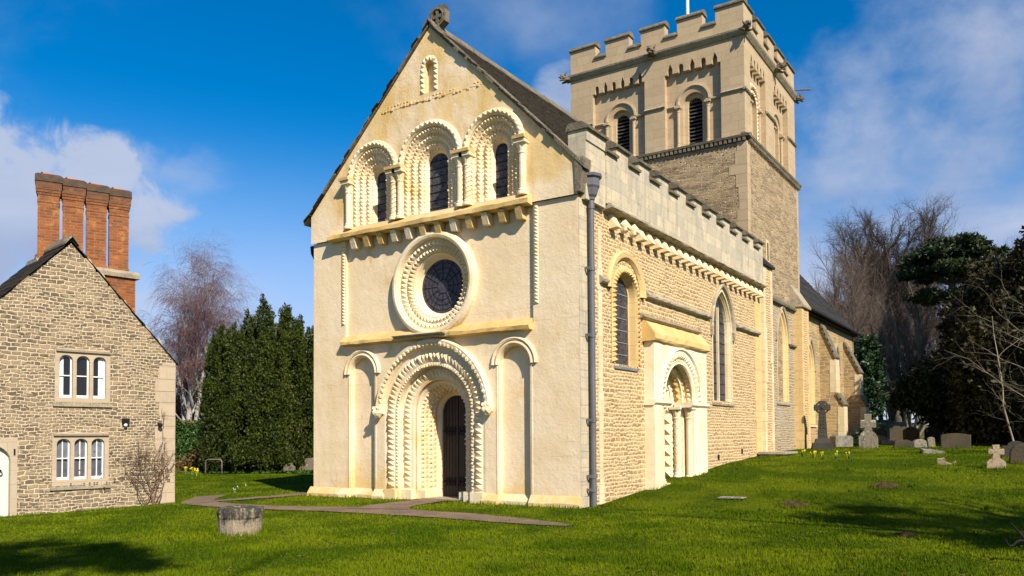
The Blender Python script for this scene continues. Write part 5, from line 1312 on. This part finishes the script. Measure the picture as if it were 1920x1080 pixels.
def grow(trunk, twig, q, p, d, L, r, lev, P):
    segs = P['segs'][lev]; pts = [p.copy()]; cur = p.copy(); dd = d.copy()
    for k in range(segs):
        dd = (dd+Vector((q.gauss(0, 1), q.gauss(0, 1), q.gauss(0, 1)))*P['wob'][lev]+Vector((0, 0, P['up'][lev]))).normalized()
        cur = cur+dd*(L/segs); pts.append(cur.copy())
    last = lev == P['levels']-1
    (twig if lev >= P['twiglev'] else trunk).branch(pts, r, r*P['taper'][lev], P['sides'][lev])
    if last: return
    nch = P['kids'][lev]
    for k in range(nch):
        f = P['start'][lev]+(1-P['start'][lev])*(k+q.random())/nch; i = f*segs; i0 = min(int(i), segs-1); fr = i-i0
        o = pts[i0].lerp(pts[i0+1], fr); t_ = (pts[i0+1]-pts[i0]).normalized()
        az = q.uniform(0, 2*math.pi); sp = P['spread'][lev]*q.uniform(.7, 1.25)
        a = t_.orthogonal().normalized(); b = t_.cross(a)
        nd = (t_*math.cos(sp)+(a*math.cos(az)+b*math.sin(az))*math.sin(sp)).normalized()
        grow(trunk, twig, q, o, nd, L*P['len'][lev]*q.uniform(.7, 1.15)*(1.15-.5*f if lev == 0 else 1), r*(P['taper'][lev]+(1-P['taper'][lev])*(1-f))*P['rad'][lev], lev+1, P)
def bare_tree(name, label, loc, H, P, seed, mats, group=None, lean=(0, 0)):
    t_ = thing(name, label, 'tree', loc, 0, group); q = random.Random(seed); a = TW_(); b = TW_()
    for (dx_, dy_, l_, rf) in P.get('stems', [(0, 0, 1, 1)]):
        grow(a, b, q, Vector((dx_*.3, dy_*.3, -.3)), Vector((lean[0]+dx_, lean[1]+dy_, 1)).normalized(), H*P['trunk']*l_, H*P['girth']*rf, 0, P)
    a.obj('trunk', mats[0], t_); b.obj('crown', mats[1], t_)
    return t_
BROAD = dict(levels=5, twiglev=3, segs=[7, 7, 6, 4, 3], wob=[.05, .12, .17, .24, .3], up=[.02, .07, .05, .03, .02], taper=[.35, .25, .22, .3, .4], sides=[8, 6, 5, 4, 3], kids=[11, 8, 8, 7], start=[.28, .2, .15, .1], spread=[.55, .6, .65, .7], len=[.58, .52, .5, .45], rad=[.55, .6, .66, .8], trunk=.68, girth=.023)
FAN = dict(BROAD, rad=[.55, .6, .7, .85], stems=[(0, 0, 1, 1), (.12, .03, .97, .8), (-.14, -.02, .97, .8), (.05, .14, .9, .7), (-.05, -.14, .9, .7), (.24, -.06, .84, .6), (-.24, .06, .86, .6)], kids=[9, 9, 9, 8], len=[.44, .5, .5, .45], trunk=.72, girth=.026, spread=[.34, .5, .6, .7], up=[.05, .06, .05, .03, .02])
REDD = dict(BROAD, levels=4, segs=[7, 6, 4, 3], kids=[24, 13, 12], len=[.42, .47, .48], spread=[.45, .5, .6], up=[.03, .12, .08, .04], twiglev=2, rad=[.5, .6, .75], trunk=.85, girth=.013, start=[.15, .15, .1], sides=[7, 5, 4, 3])
THICK = dict(REDD, stems=[(0, 0, 1, 1), (.2, .1, .9, .8), (-.25, .05, .95, .8), (.05, -.25, .85, .8), (.35, -.1, .8, .7), (-.4, -.1, .75, .7)], kids=[16, 11, 10])
BIRCH = dict(levels=5, twiglev=3, segs=[9, 7, 6, 6, 5], wob=[.04, .09, .12, .10, .08], up=[.03, .06, -.02, -.22, -.30], taper=[.25, .25, .3, .45, .6], sides=[8, 6, 5, 4, 3], kids=[16, 10, 9, 6], start=[.25, .25, .2, .1], spread=[.55, .6, .7, .6], len=[.46, .5, .50, .75], rad=[.45, .55, .66, .9], trunk=.80, girth=.016, stems=[(0, 0, 1, 1), (.22, .05, .9, .75), (-.2, .1, .85, .7)])
def tz(x, y): return (x, y, ground(x, y))
TWM = (M['bark'], M['twig']); RDM = (M['bark'], M['twig_red'])
G1 = 'bare trees behind the chancel'
bare_tree('bare_tree', 'tallest bare tree, its limbs fanning from one fork behind the churchyard wall', tz(5.6, 65.8), 26.0, FAN, 11, TWM, G1)
bare_tree('bare_tree', 'distant bare tree standing above the cedar', tz(9.6, 74), 23.5, BROAD, 5, TWM, G1)
bare_tree('bare_tree', 'thin distant bare tree between the cedar top and the bronze yew', tz(13.0, 76), 22.6, BROAD, 8, TWM, G1)
bare_tree('bare_tree', 'reddish bare tree closest to the tower edge', tz(1.6, 50.), 15.3, REDD, 3, RDM, G1)
bare_tree('bare_tree', 'reddish twiggy tree rising over the low end of the chancel roof', tz(4.4, 51.), 15.6, REDD, 7, RDM, G1)
bare_tree('bare_tree', 'small reddish tree behind the chancel roof between two taller ones', tz(3.0, 57), 15.4, REDD, 9, RDM, G1)
bare_tree('bare_tree', 'many-stemmed brown thicket tree beside the east end of the chancel', tz(6.9, 47.5), 11.6, THICK, 13, RDM, G1)
bare_tree('bare_tree', 'pale-stemmed leaning thicket tree under the cedar', tz(9.2, 46.), 11.2, THICK, 15, (M['paletwig'], M['twig_red']), G1, (.15, 0))
bare_tree('bare_tree', 'scrubby bare tree low between thicket and cedar', tz(10.6, 50.), 9.5, THICK, 19, RDM, G1)
bare_tree('silver_birch', 'bare weeping silver birch with purple twigs behind the cottage', tz(-26.9, 14.1), 13.6, BIRCH, 4, (M['birchbark'], M['twig_birch']))
# leaf sprays : many small faces gathered in clumps
def leaves(centres, n_per, spread, size, seed, stretch=(1, 1, 1), hang=0., up=0.):
    g_ = np.random.default_rng(seed); C_ = np.repeat(np.asarray(centres, float), n_per, 0); n = len(C_)
    spread = np.repeat(np.broadcast_to(np.asarray(spread, float), (len(centres),)), n_per)
    off = g_.normal(size=(n, 3)); off /= np.linalg.norm(off, axis=1)[:, None]; off *= (g_.random(n)**.45*spread)[:, None]
    off *= np.asarray(stretch)
    c = C_+off
    a = g_.normal(size=(n, 3)); a[:, 2] += up; a[:, 2] -= hang; a += off/ (np.linalg.norm(off, axis=1)[:, None]+1e-6)*.8; a /= np.linalg.norm(a, axis=1)[:, None]
    b = np.cross(a, g_.normal(size=(n, 3))); b /= np.linalg.norm(b, axis=1)[:, None]
    s_ = size*(.6+.8*g_.random(n))[:, None]
    V = np.stack([c-b*s_*.3, c+a*s_*.5-b*s_*.32, c+a*s_*1.2, c+a*s_*.5+b*s_*.32], 1)
    return V.reshape(-1, 3), np.arange(n*4).reshape(-1, 4)
def stem_obj(parent, loc0, H, r, mat='bark', name='trunk'):
    b = TW_(); q = random.Random(int(H*10)); p = Vector((0, 0, -.2)); pts = [p]
    for k in range(6): p = p+Vector((q.uniform(-.1, .1), q.uniform(-.1, .1), H/6)); pts.append(p)
    b.branch(pts, r, r*.3, 8)
    for k in range(9):
        i = q.randint(1, 5); a = q.uniform(0, 6.28); L = H*q.uniform(.2, .4); b.branch([pts[i], pts[i]+Vector((math.cos(a)*L*.5, math.sin(a)*L*.5, L*.3)), pts[i]+Vector((math.cos(a)*L, math.sin(a)*L, L*.45))], r*.35, r*.08, 5)
    return b.obj(name, M[mat], parent)
# upright yew left of the church
IY = thing('upright_yew', 'broad dark green yew of many upright spires between cottage and church', 'tree', tz(-13.7, 9.5))
q = random.Random(5); cs_ = []; sp_ = []
def spire(x, y, top, rr_, z0=.2):
    n = int((top-z0)/.21)
    for k in range(n):
        f = k/n; z = z0+(top-z0)*f; rad = rr_*(1-f**3)*(.75+.5*q.random()) + .05
        nn = 2 if rad > .25 else 1
        for j in range(nn):
            a = q.uniform(0, 6.28); cs_.append((x+math.cos(a)*rad*.55, y+math.sin(a)*rad*.55, z)); sp_.append(max(.10, rad*.62))
TOPS = [(-2.35, 7.0, .40), (-1.15, 8.0, .5), (-.2, 8.9, .62), (.05, 8.5, .5), (1.0, 8.2, .5), (1.55, 7.6, .5), (-1.8, 6.9, .45), (2.2, 7.1, .5), (2.7, 6.5, .5), (-2.7, 6.2, .4), (.55, 7.4, .5), (-.75, 7.5, .5), (2.95, 5.9, .4)]
ex, ey = r_.x, r_.y                                   # spires spread along one axis of the clump
for a_, top, rr_ in TOPS:
    for dpt in (-.7, .5): spire(a_*ex+dpt*.5*-ey+q.uniform(-.2, .2), a_*ey+dpt*.5*ex+q.uniform(-.2, .2), (6.1+(top-6.1)*.8)*(1 if dpt < 0 else .96)-.1, rr_*1.15)
for k in range(105):
    a = q.uniform(0, 6.28); rho = math.sqrt(q.random()); x, y = rho*2.75*math.cos(a), rho*2.5*math.sin(a)
    spire(x*ex-y*ey, x*ey+y*ex, (8.0-1.9*rho*rho)*q.uniform(.86, 1.0), q.uniform(.24, .38), .3+.4*q.random())
for k in range(150):
    a = q.uniform(0, 6.28); z = q.uniform(.5, 4.2); rad = 2.5+.35*math.sin(z*.8)+q.uniform(-.2, .25); x, y = rad*math.cos(a)*1.04, rad*math.sin(a)*.92
    cs_.append((x*ex-y*ey, x*ey+y*ex, z)); sp_.append(q.uniform(.25, .5))
Vv, Ff = leaves(cs_, 56, sp_, .09, 1, (1, 1, 1.7), up=1.6)
print('yew faces', len(Ff)); np_mesh('crown', Vv, Ff, M['yew'], IY); stem_obj(IY, None, 5, .3)
# dark evergreens at the right
def conifer(name, label, loc, shape, n, npc, size, mat, seed, hang=.5, cl=.55, group=None, H=6):
    """shape : list of ellipsoids (x,y,z,rx,ry,rz); clumps fill their shells"""
    t_ = thing(name, label, 'tree', loc, 0, group); q = random.Random(seed); cs2 = []; sp2 = []
    tot = sum(s_[3]*s_[5] for s_ in shape)
    for (x, y, z, rx, ry, rz) in shape:
        for k in range(int(n*rx*rz/tot)):
            v = Vector((q.gauss(0, 1), q.gauss(0, 1), q.gauss(0, 1))).normalized()*(q.random()**.25)
            rad = 1+.16*math.sin(v.x*7+seed)*math.sin(v.z*6+v.y*5)
            pz = z+v.z*rz*rad
            if pz < .1: continue
            cs2.append((x+v.x*rx*rad, y+v.y*ry*rad, pz)); sp2.append(cl*q.uniform(.5, 1.25))
    Vv, Ff = leaves(cs2, npc, sp2, size, seed, (1, 1, .62), hang=hang)
    np_mesh('crown', Vv, Ff, mat, t_); stem_obj(t_, None, H, .28)
    return t_
G2 = 'dark evergreens along the churchyard edge'
conifer('dark_yew', 'largest dark bronze-tipped evergreen filling the right edge of the churchyard', tz(16.4, 24.5), [(0, 0, 3.4, 2.9, 2.6, 3.9), (.6, 0, 6.6, 1.7, 1.6, 2.6), (1.6, -.5, 7.8, 1.6, 1.5, 2.6), (2.6, 0, 5, 2.5, 2.2, 4.2), (-1.0, .4, 5.7, 1.5, 1.5, 2.0)], 620, 70, .20, M['yew_gold'], 2, group=G2, H=8)
conifer('dark_yew', 'dark bronze evergreen sloping down beside the cedar', tz(15.0, 28.5), [(-1.0, 0, 6.3, 1.0, 1.1, 1.5), (0, 0, 2.4, 2.1, 2.2, 3.0), (.5, 0, 5.6, 1.6, 1.6, 2.4), (.0, 0, 7.4, 1.1, 1.1, 1.6), (-.9, 0, 4.6, 1.0, 1.2, 1.8)], 480, 70, .19, M['yew_gold'], 5, group=G2, H=6)
conifer('dark_yew', 'low wide black-green yew over the pale headstones', tz(12.9, 30.2), [(0, 0, 2.7, 1.9, 1.8, 1.9), (-1.5, .5, 2.6, 1.2, 1.0, .9), (.7, 0, 3.2, 1.3, 1.3, 1.6), (1.2, .6, 1.4, 1.4, 1.2, 1.3)], 420, 70, .19, M['yew_dark'], 8, group=G2, H=4)
conifer('dark_yew', 'dark yew deep in shade behind the broad table tomb', tz(16.4, 31.5), [(0, 0, 3.0, 2.6, 2.2, 4.0), (3.0, -2, 3.0, 3.0, 2.2, 4.2)], 420, 60, .22, M['yew_dark'], 12, group=G2, H=6)
conifer('dark_yew', 'yew screening the far right corner behind the rounded grave', tz(20.6, 22.5), [(0, 0, 3.6, 3.0, 2.6, 4.6), (-1.0, .5, 6.2, 2.0, 1.8, 3.0)], 420, 60, .22, M['yew_dark'], 14, group=G2, H=6)
conifer('holly_tree', 'narrow green holly against the east corner of the chancel', tz(7.6, 37.6), [(0, 0, 3.2, 1.0, 1.0, 3.3), (.1, 0, 5.2, .7, .7, 1.7)], 150, 60, .17, M['holly'], 3, hang=.1, cl=.42, H=5)
conifer('laurel_bush', 'small dark round bush between the chest tomb and lichened cross', tz(9.95, 22.9), [(0, 0, .35, .42, .4, .45)], 26, 50, .10, M['holly'], 4, hang=.0, cl=.2, H=.5)
# cedar : flat tiers on arching limbs
CE = thing('cedar', 'dark cedar with flat spreading tiers against the sky', 'tree', tz(12.3, 42.)); q = random.Random(4); a = TW_(); cs2 = []; sp2 = []
pts = [Vector((q.uniform(-.15, .15), q.uniform(-.15, .15), z-.3)) for z in np.linspace(0, 12.2, 8)]; a.branch(pts, .5, .16, 8)
for z, L, nb in ((12.6, 1.6, 6), (11.9, 2.9, 8), (10.9, 3.3, 8), (9.4, 2.4, 6)):
    for k in range(nb):
        an_ = 2*math.pi*k/nb+q.uniform(-.3, .3)+z; LL = L*q.uniform(.7, 1.15); e = Vector((math.cos(an_), math.sin(an_), 0)); o = Vector((0, 0, z-.9))
        bp = [o, o+e*LL*.35+Vector((0, 0, .55)), o+e*LL*.7+Vector((0, 0, .75)), o+e*LL+Vector((0, 0, .55))]; a.branch(bp, .14, .03, 5)
        for j in range(15):
            f = q.uniform(.25, 1.05); p = o+e*LL*f+Vector((q.gauss(0, .35), q.gauss(0, .35), .55+.35*math.sin(f*2.6)+q.uniform(-.12, .16))); cs2.append(tuple(p)); sp2.append(q.uniform(.35, .62))
a.obj('trunk', M['bark'], CE); Vv, Ff = leaves(cs2, 60, sp2, .20, 6, (1, 1, .34), up=.1); np_mesh('crown', Vv, Ff, M['cedar'], CE)
# pale twiggy tree in front of the evergreens
PALE = dict(BROAD, levels=4, twiglev=2, segs=[8, 8, 6, 4], wob=[.10, .17, .22, .3], up=[.03, -.02, .0, .05], taper=[.3, .25, .3, .4], sides=[6, 5, 4, 3], kids=[7, 4, 3], start=[.25, .2, .15], spread=[.8, .75, .8], len=[.55, .5, .5], rad=[.5, .55, .6], trunk=.85, girth=.0075, stems=[(.1, 0, 1, 1), (-.25, .05, .95, .8), (.4, -.1, 1, .9)])
bare_tree('pale_branched_tree', 'pale grey bare branching shrub standing before the dark evergreens', tz(16.4, 16.2), 6.4, PALE, 23, (M['paletwig'], M['paletwig']))
bare_tree('pale_branched_tree', 'thin pale bare sapling with crooked twigs near the right edge', tz(17.9, 13.6), 5.6, PALE, 29, (M['paletwig'], M['paletwig']), None, (-.12, 0))
# trees standing behind the viewer whose shade falls across the lawn
SHADE = dict(BROAD, levels=4, twiglev=3, kids=[11, 9, 8], segs=[7, 7, 5, 4], len=[.62, .55, .5], girth=.032, rad=[.62, .62, .6])
bare_tree('lime_tree', 'large bare lime tree south of the lawn whose branches shade its right side', (25.0, -5.2, .1), 12.5, SHADE, 31, TWM)
bare_tree('lime_tree', 'bare lime tree behind the viewer whose branches shade the front lawn', (20.5, -18.2, .0), 15.0, SHADE, 33, TWM)
conifer('scots_pine', 'pine with flat separated tiers south of the lawn throwing long bands of shade', (27.0, -7.6, .05), [(-0.8, 0.3, 8.2, 1.1, 0.25, 0.15), (0.4, 0.6, 9.1, 1.3, 0.25, 0.15), (-1.2, 1.4, 9.8, 1.0, 0.2, 0.15), (0.4, -0.4, 10.4, 1.3, 0.3, 0.15), (-0.5, 1.1, 11.3, 1.3, 0.25, 0.15), (0.6, 0.0, 12.1, 1.1, 0.3, 0.15), (1.2, 1.9, 10.7, 1.2, 0.2, 0.15), (0, 2.0, 11.8, 1.2, 0.2, 0.15)], 95, 40, .16, M['yew_dark'], 44, H=13)
conifer('scots_pine', 'tall pine behind the viewer throwing branch shadows on the left front lawn', (24.0, -20.2, .0), [(-3.0, 2.6, 13.95, 0.9, 0.22, 0.2), (-1.4, 2.0, 14.55, 0.8, 0.22, 0.2), (-4.2, 3.6, 13.15, 0.8, 0.2, 0.2), (-3.6, 1.5, 14.95, 0.9, 0.22, 0.2), (-2.0, 0.6, 15.75, 0.9, 0.25, 0.2), (-4.8, 2.0, 13.75, 0.9, 0.2, 0.2), (-0.4, 0.2, 16.35, 0.8, 0.4, 0.3), (-5.6, 3.2, 13.55, 0.6, 0.2, 0.15)], 100, 40, .16, M['yew_dark'], 45, H=16)
# garden wall with ivy, brown bushes, outbuilding behind the yew
mb = MB(frameT(-24.5, 8.2, .80, .60)); mb.box(0, 8, 0, .35, -.1, 2.45); GW = mb.build('garden_wall', M['brick']); tag(GW, 'tall garden wall behind the yew, tiled on top and hung with ivy', 'wall')
mb = MB(frameT(-24.5, 8.2, .80, .60)); mb.bar([(-.10, 2.42), (-.12, 2.47), (.17, 2.62), (.47, 2.47), (.45, 2.42)], 0, 8); mb.build('tile_coping', M['pot'], GW)
g_ = np.random.default_rng(8); n = 1400; uu_ = g_.random(n)*4.6+.6; zz_ = g_.random(n)**.8*2.5; cs2 = [(-24.5+.8*u+.60*(.05+.18*g_.random()), 8.2+.6*u-.80*(.05+.18*g_.random()), z+.1) for u, z in zip(uu_, zz_)]
Vv, Ff = leaves(cs2, 9, .16, .13, 3, (1, 1, 1), hang=.6); o = np_mesh('ivy', Vv, Ff, M['ivy']); tag(o, 'glossy green ivy covering the end of the garden wall', 'ivy')
conifer('brown_bush', 'low rusty brown bush beside the ivy at the cottage corner', tz(-18.2, 8.8), [(0, 0, .35, .75, .6, .55)], 40, 50, .12, M['brownbush'], 5, hang=.0, cl=.25, H=.6)
conifer('beech_hedge', 'tall brown-leaved beech hedge above the garden wall behind the cottage', tz(-30.5, 17.), [(0, 0, 3.0, 2.6, 1.5, 3.2), (2.5, 1, 2.8, 2.2, 1.5, 3.0)], 160, 60, .2, M['brownbush'], 6, hang=.0, cl=.6, H=4)
bare_tree('orchard_tree', 'bare brown tree over the garden wall between cottage and yew', tz(-31.5, 15.8), 7.2, THICK, 41, RDM)
OB = thing('stone_outbuilding', 'low stone outbuilding with slate roof half hidden between yew and church', 'outbuilding', (-16.4, 14.2, .3), .45)
mb = MB(); mb.box(0, 4.5, 0, 3, -.3, 1.85); mb.prism([(0, 1.85), (4.5, 1.85), (4.5, 1.86), (0, 1.86)], 0, 3); mb.build('wall', M['chancel_rubble'], OB)
mb = MB(); mb.bar([(-.2, 1.78), (1.5, 2.95), (3.2, 1.78), (3.2, 1.86), (1.5, 3.05), (-.2, 1.86)], -.15, 4.65); mb.build('roof', M['slate_dark'], OB)
mb = MB(); mb.box(-.9, -.05, .2, .35, -.3, 1.3); mb.build('white_screen', M['greywhite'], OB)
# churchyard boundary wall at the back
BW = MB(frameT(2.0, 48.2, .985, -.17)); q = random.Random(6); u = 0
while u < 24: L = q.uniform(.7, 1.4); BW.box(u, u+L, q.uniform(-.03, .03), .5, .6, 2.55+q.uniform(-.12, .14)+.25*math.sin(u*.6)); u += L
tag(BW.build('churchyard_wall', M['churchyard_rubble']), 'rough mossy stone wall along the back of the churchyard', 'wall')
# ================================================================== GRAVES
def headstone(outline, th, mat, x, y, rz, label, tilt=(0, 0), name='headstone', cat='headstone', group='headstones in the churchyard', extra=None):
    t_ = MB(); n = len(outline); q = random.Random(int(x*100)); o_ = [(u+q.uniform(-.006, .006), z+q.uniform(-.006, .006) if z > 0 else -.25) for u, z in outline]
    e = .022; cx_ = sum(p[0] for p in o_)/n; cz_ = sum(p[1] for p in o_)/n
    inn = [(u+(cx_-u)*e*2, z+(cz_-z)*e*2 if z > 0 else z) for u, z in o_]
    a = [t_.P((u, -th/2, z)) for u, z in inn]; a2 = [t_.P((u, -th/2+e, z)) for u, z in o_]; b2 = [t_.P((u, th/2-e, z)) for u, z in o_]; b = [t_.P((u, th/2, z)) for u, z in inn]
    for A, B in ((a, a2), (a2, b2), (b2, b)):
        for k in range(n): t_.f.append([A[k], A[(k+1) % n], B[(k+1) % n], B[k]])
    t_.f.append(a[::-1]); t_.f.append(b)
    if extra: extra(t_)
    o = t_.build(name, GRAVE[mat], loc=(x, y, ground(x, y))); o.rotation_euler = (tilt[0], tilt[1], rz)
    return tag(o, label, cat, group)
def rnd(w_, h_, r=None, n=9): r = w_/2; return [(-r, 0), (r, 0)]+[(r*math.cos(math.pi*k/n), h_-r*.55+r*.55*math.sin(math.pi*k/n)) for k in range(n+1)]
def shoulder(w_, h_): r = w_*.30; s_ = h_-.16; return [(-w_/2, 0), (w_/2, 0), (w_/2, s_-.03), (w_*.44, s_+.04), (w_*.36, s_)]+[(r*math.cos(math.pi*k/8), s_+.02+(h_-s_-.02)*math.sin(math.pi*k/8)) for k in range(9)]+[(-w_*.36, s_), (-w_*.44, s_+.04), (-w_/2, s_-.03)]
def seg(w_, h_, rise): return [(-w_/2, 0), (w_/2, 0)]+[(w_/2-w_*k/10, h_-rise+rise*math.sin(math.pi*k/10)) for k in range(11)]
def crossy(w_, h_, base_h, base_w, st):
    a = st/2; return [(-base_w/2, 0), (base_w/2, 0), (base_w/2, base_h*.62), (base_w*.36, base_h*.86), (a*1.3, base_h), (a, h_*.62), (w_/2*.97, h_*.60), (w_/2, h_*.72), (w_/2*.95, h_*.84), (a, h_*.82), (a*1.15, h_), (-a*1.15, h_), (-a, h_*.82), (-w_/2*.95, h_*.84), (-w_/2, h_*.72), (-w_/2*.97, h_*.60), (-a, h_*.62), (-a*1.3, base_h), (-base_w*.36, base_h*.86), (-base_w/2, base_h*.62)]
RZ = .30
# celtic cross
x, y = 9.35, 18.35; CCR = thing('celtic_cross', 'tall dark wheel-head cross on a stepped base beside the chancel', 'grave cross', (x, y, ground(x, y)), RZ, 'headstones in the churchyard')
mb = MB(); mb.hexa([(-.42, -.38, -.2), (.42, -.38, -.2), (.42, .38, -.2), (-.42, .38, -.2)], [(-.40, -.36, .26), (.40, -.36, .26), (.40, .36, .26), (-.40, .36, .26)]); mb.hexa([(-.32, -.28, .26), (.32, -.28, .26), (.32, .28, .26), (-.32, .28, .26)], [(-.26, -.22, .44), (.26, -.22, .44), (.26, .22, .44), (-.26, .22, .44)])
mb.build('stepped_base', GRAVE['dark'], CCR)
mb = MB(); mb.hexa([(-.19, -.12, .44), (.19, -.12, .44), (.19, .12, .44), (-.19, .12, .44)], [(-.13, -.09, 1.50), (.13, -.09, 1.50), (.13, .09, 1.50), (-.13, .09, 1.50)])
mb.prism([(-.12, 1.45), (.12, 1.45), (.10, 1.58), (.20, 1.62), (.31, 1.57), (.33, 1.72), (.31, 1.84), (.2, 1.80), (.10, 1.84), (.12, 1.98), (-.12, 1.98), (-.10, 1.84), (-.2, 1.80), (-.31, 1.84), (-.33, 1.72), (-.31, 1.57), (-.20, 1.62), (-.10, 1.58)], -.10, .10)
mb.rows([[(r*math.cos(2*math.pi*k/24), d, 1.71+r*math.sin(2*math.pi*k/24)) for k in range(25)] for r, d in ((.21, -.07), (.28, -.07), (.28, .07), (.21, .07), (.21, -.07))])
mb.blob((0, -.10, 1.71), .07, 1, .05, 1, .6, 1)
for k in range(6):
    for s_ in (-.06, .06): mb.blob((s_, -.115+.004*k, .58+.15*k), .05, k, .1, 1, .4, 1, 6, 4)
mb.build('wheel_cross', GRAVE['dark'], CCR)
headstone([(-.36, 0), (.36, 0), (.40, .22), (.38, .42), (.30, .48), (-.28, .52), (-.38, .46), (-.41, .2)], .9, 'white', 9.25, 22.3, .5, 'thick mossy chest tomb with a white crusted top beside the chancel buttress', name='chest_tomb', cat='tomb')
headstone(crossy(.62, 1.42, .72, .76, .26), .16, 'grey', 10.91, 19.48, RZ, 'large lichen-spotted cross-topped headstone standing free in the grass', name='cross_headstone')
headstone(rnd(.30, .36), .1, 'grey', 8.85, 26.9, RZ, 'left of two tiny round-topped stones behind the chest tomb')
headstone(rnd(.34, .36), .1, 'grey', 9.25, 26.7, RZ, 'right of two tiny round-topped stones close behind the chest tomb', (0, .08))
headstone(shoulder(.62, .82), .12, 'brown', 9.75, 29.5, RZ, 'brown scroll-shouldered headstone behind the lichened cross')
headstone([(-.4, 0), (.4, 0), (.42, .18), (.2, .40), (-.36, .46)], .3, 'gold', 10.05, 27.4, RZ, 'slanting mossy kerb stone just right of the lichened cross')
headstone(shoulder(.86, .92), .12, 'brown', 9.35, 37.6, RZ, 'wide brown headstone with raised round centre in the back row')
headstone(seg(.86, .86, .2), .13, 'gold', 10.75, 33.2, RZ, 'golden lichened headstone with a curved top', (.05, -.02))
headstone(rnd(.62, .9), .12, 'brown', 8.9, 43., RZ, 'mossy headstone leaning right in front of the back wall', (0, .30))
headstone(seg(1.1, .95, .22), .14, 'dark', 11.3, 43.5, RZ, 'broad black headstone in front of the back wall')
headstone(rnd(.95, .86), .13, 'dark', 11.75, 34.4, RZ, 'dark round headstone close behind the golden one')
headstone(rnd(1.05, .80), .13, 'dark', 13.6, 33.0, RZ, 'dark wide headstone half lost in shade under the yew')
headstone([(-.40, 0), (.42, 0), (.45, .10), (.30, .17), (-.35, .18), (-.45, .08)], .5, 'white', 10.6, 27.2, .2, 'white crusted slab lying left of the golden headstone', name='grave_slab', cat='grave slab', group=None)
headstone([(-.42, 0), (.42, 0), (.40, .24), (.1, .33), (-.34, .28)], .45, 'brown', 12.1, 20.6, .2, 'broken brown tomb end beside small white-capped stone', name='broken_tomb', cat='tomb')
headstone(rnd(.52, .34), .3, 'white', 12.62, 21.3, .4, 'small squat stone with a white rounded cap')
headstone(rnd(.30, .42), .12, 'grey', 12.98, 22.2, .5, 'narrow grey stone leaning beside the white-capped stone', (0, -.1))
headstone([(-.36, 0), (.36, 0), (.40, .06), (-.30, .15)], .75, 'white', 13.7, 15.4, .25, 'pale tilted ledger slab lying in the grass before the broad tomb', (.05, 0), name='grave_slab', cat='grave slab', group=None)
headstone(seg(1.06, .60, .07), .34, 'brown', 14.12, 19.65, .12, 'broad dark tomb stone with a gently curved pale top edge', name='broad_tomb', cat='tomb')
headstone(crossy(.40, .62, .26, .46, .15), .09, 'buff', 15.98, 9.01, .22, 'small buff cross gravestone nearest the viewer', (.06, 0), name='cross_headstone')
headstone(rnd(.98, .56), .22, 'brown', 16.72, 10.6, .12, 'dark round-topped gravestone cut by the right edge of the view', (.05, .04))
headstone(shoulder(.8, .5), .14, 'dark', 16.35, 12.8, .12, 'low dark scroll-topped stone behind the right-hand gravestone')
headstone([(-.26, 0), (.2, 0), (.24, .06), (.18, .16), (.08, .05), (-.06, .08), (-.12, .19), (-.30, .14)], .07, 'buff', 14.74, 9.84, .2, 'broken piece of curved stone edging sticking out of the lawn', (.25, .15), name='stone_fragment', cat='stone', group=None)
headstone([(-.27, 0), (.29, 0), (.26, .24), (.05, .42), (-.16, .34), (-.30, .16)], .2, 'grey', -11.43, 8.73, RZ, 'small pointed lichened stump of a headstone beside the yew', group='headstones beside the yew')
headstone(seg(.58, .62, .10), .12, 'grey', -11.0, 9.6, RZ, 'speckled square headstone right against the church corner', group='headstones beside the yew')
headstone(rnd(.46, 1.15), .1, 'gold', -11.85, 9.9, RZ, 'tall green leaning headstone behind the pointed stump', (0, .22), group='headstones beside the yew')
headstone(rnd(.5, .95), .12, 'brown', -11.1, 11.0, RZ, 'dark headstone at the back next to the church corner', (0, -.1), group='headstones beside the yew')
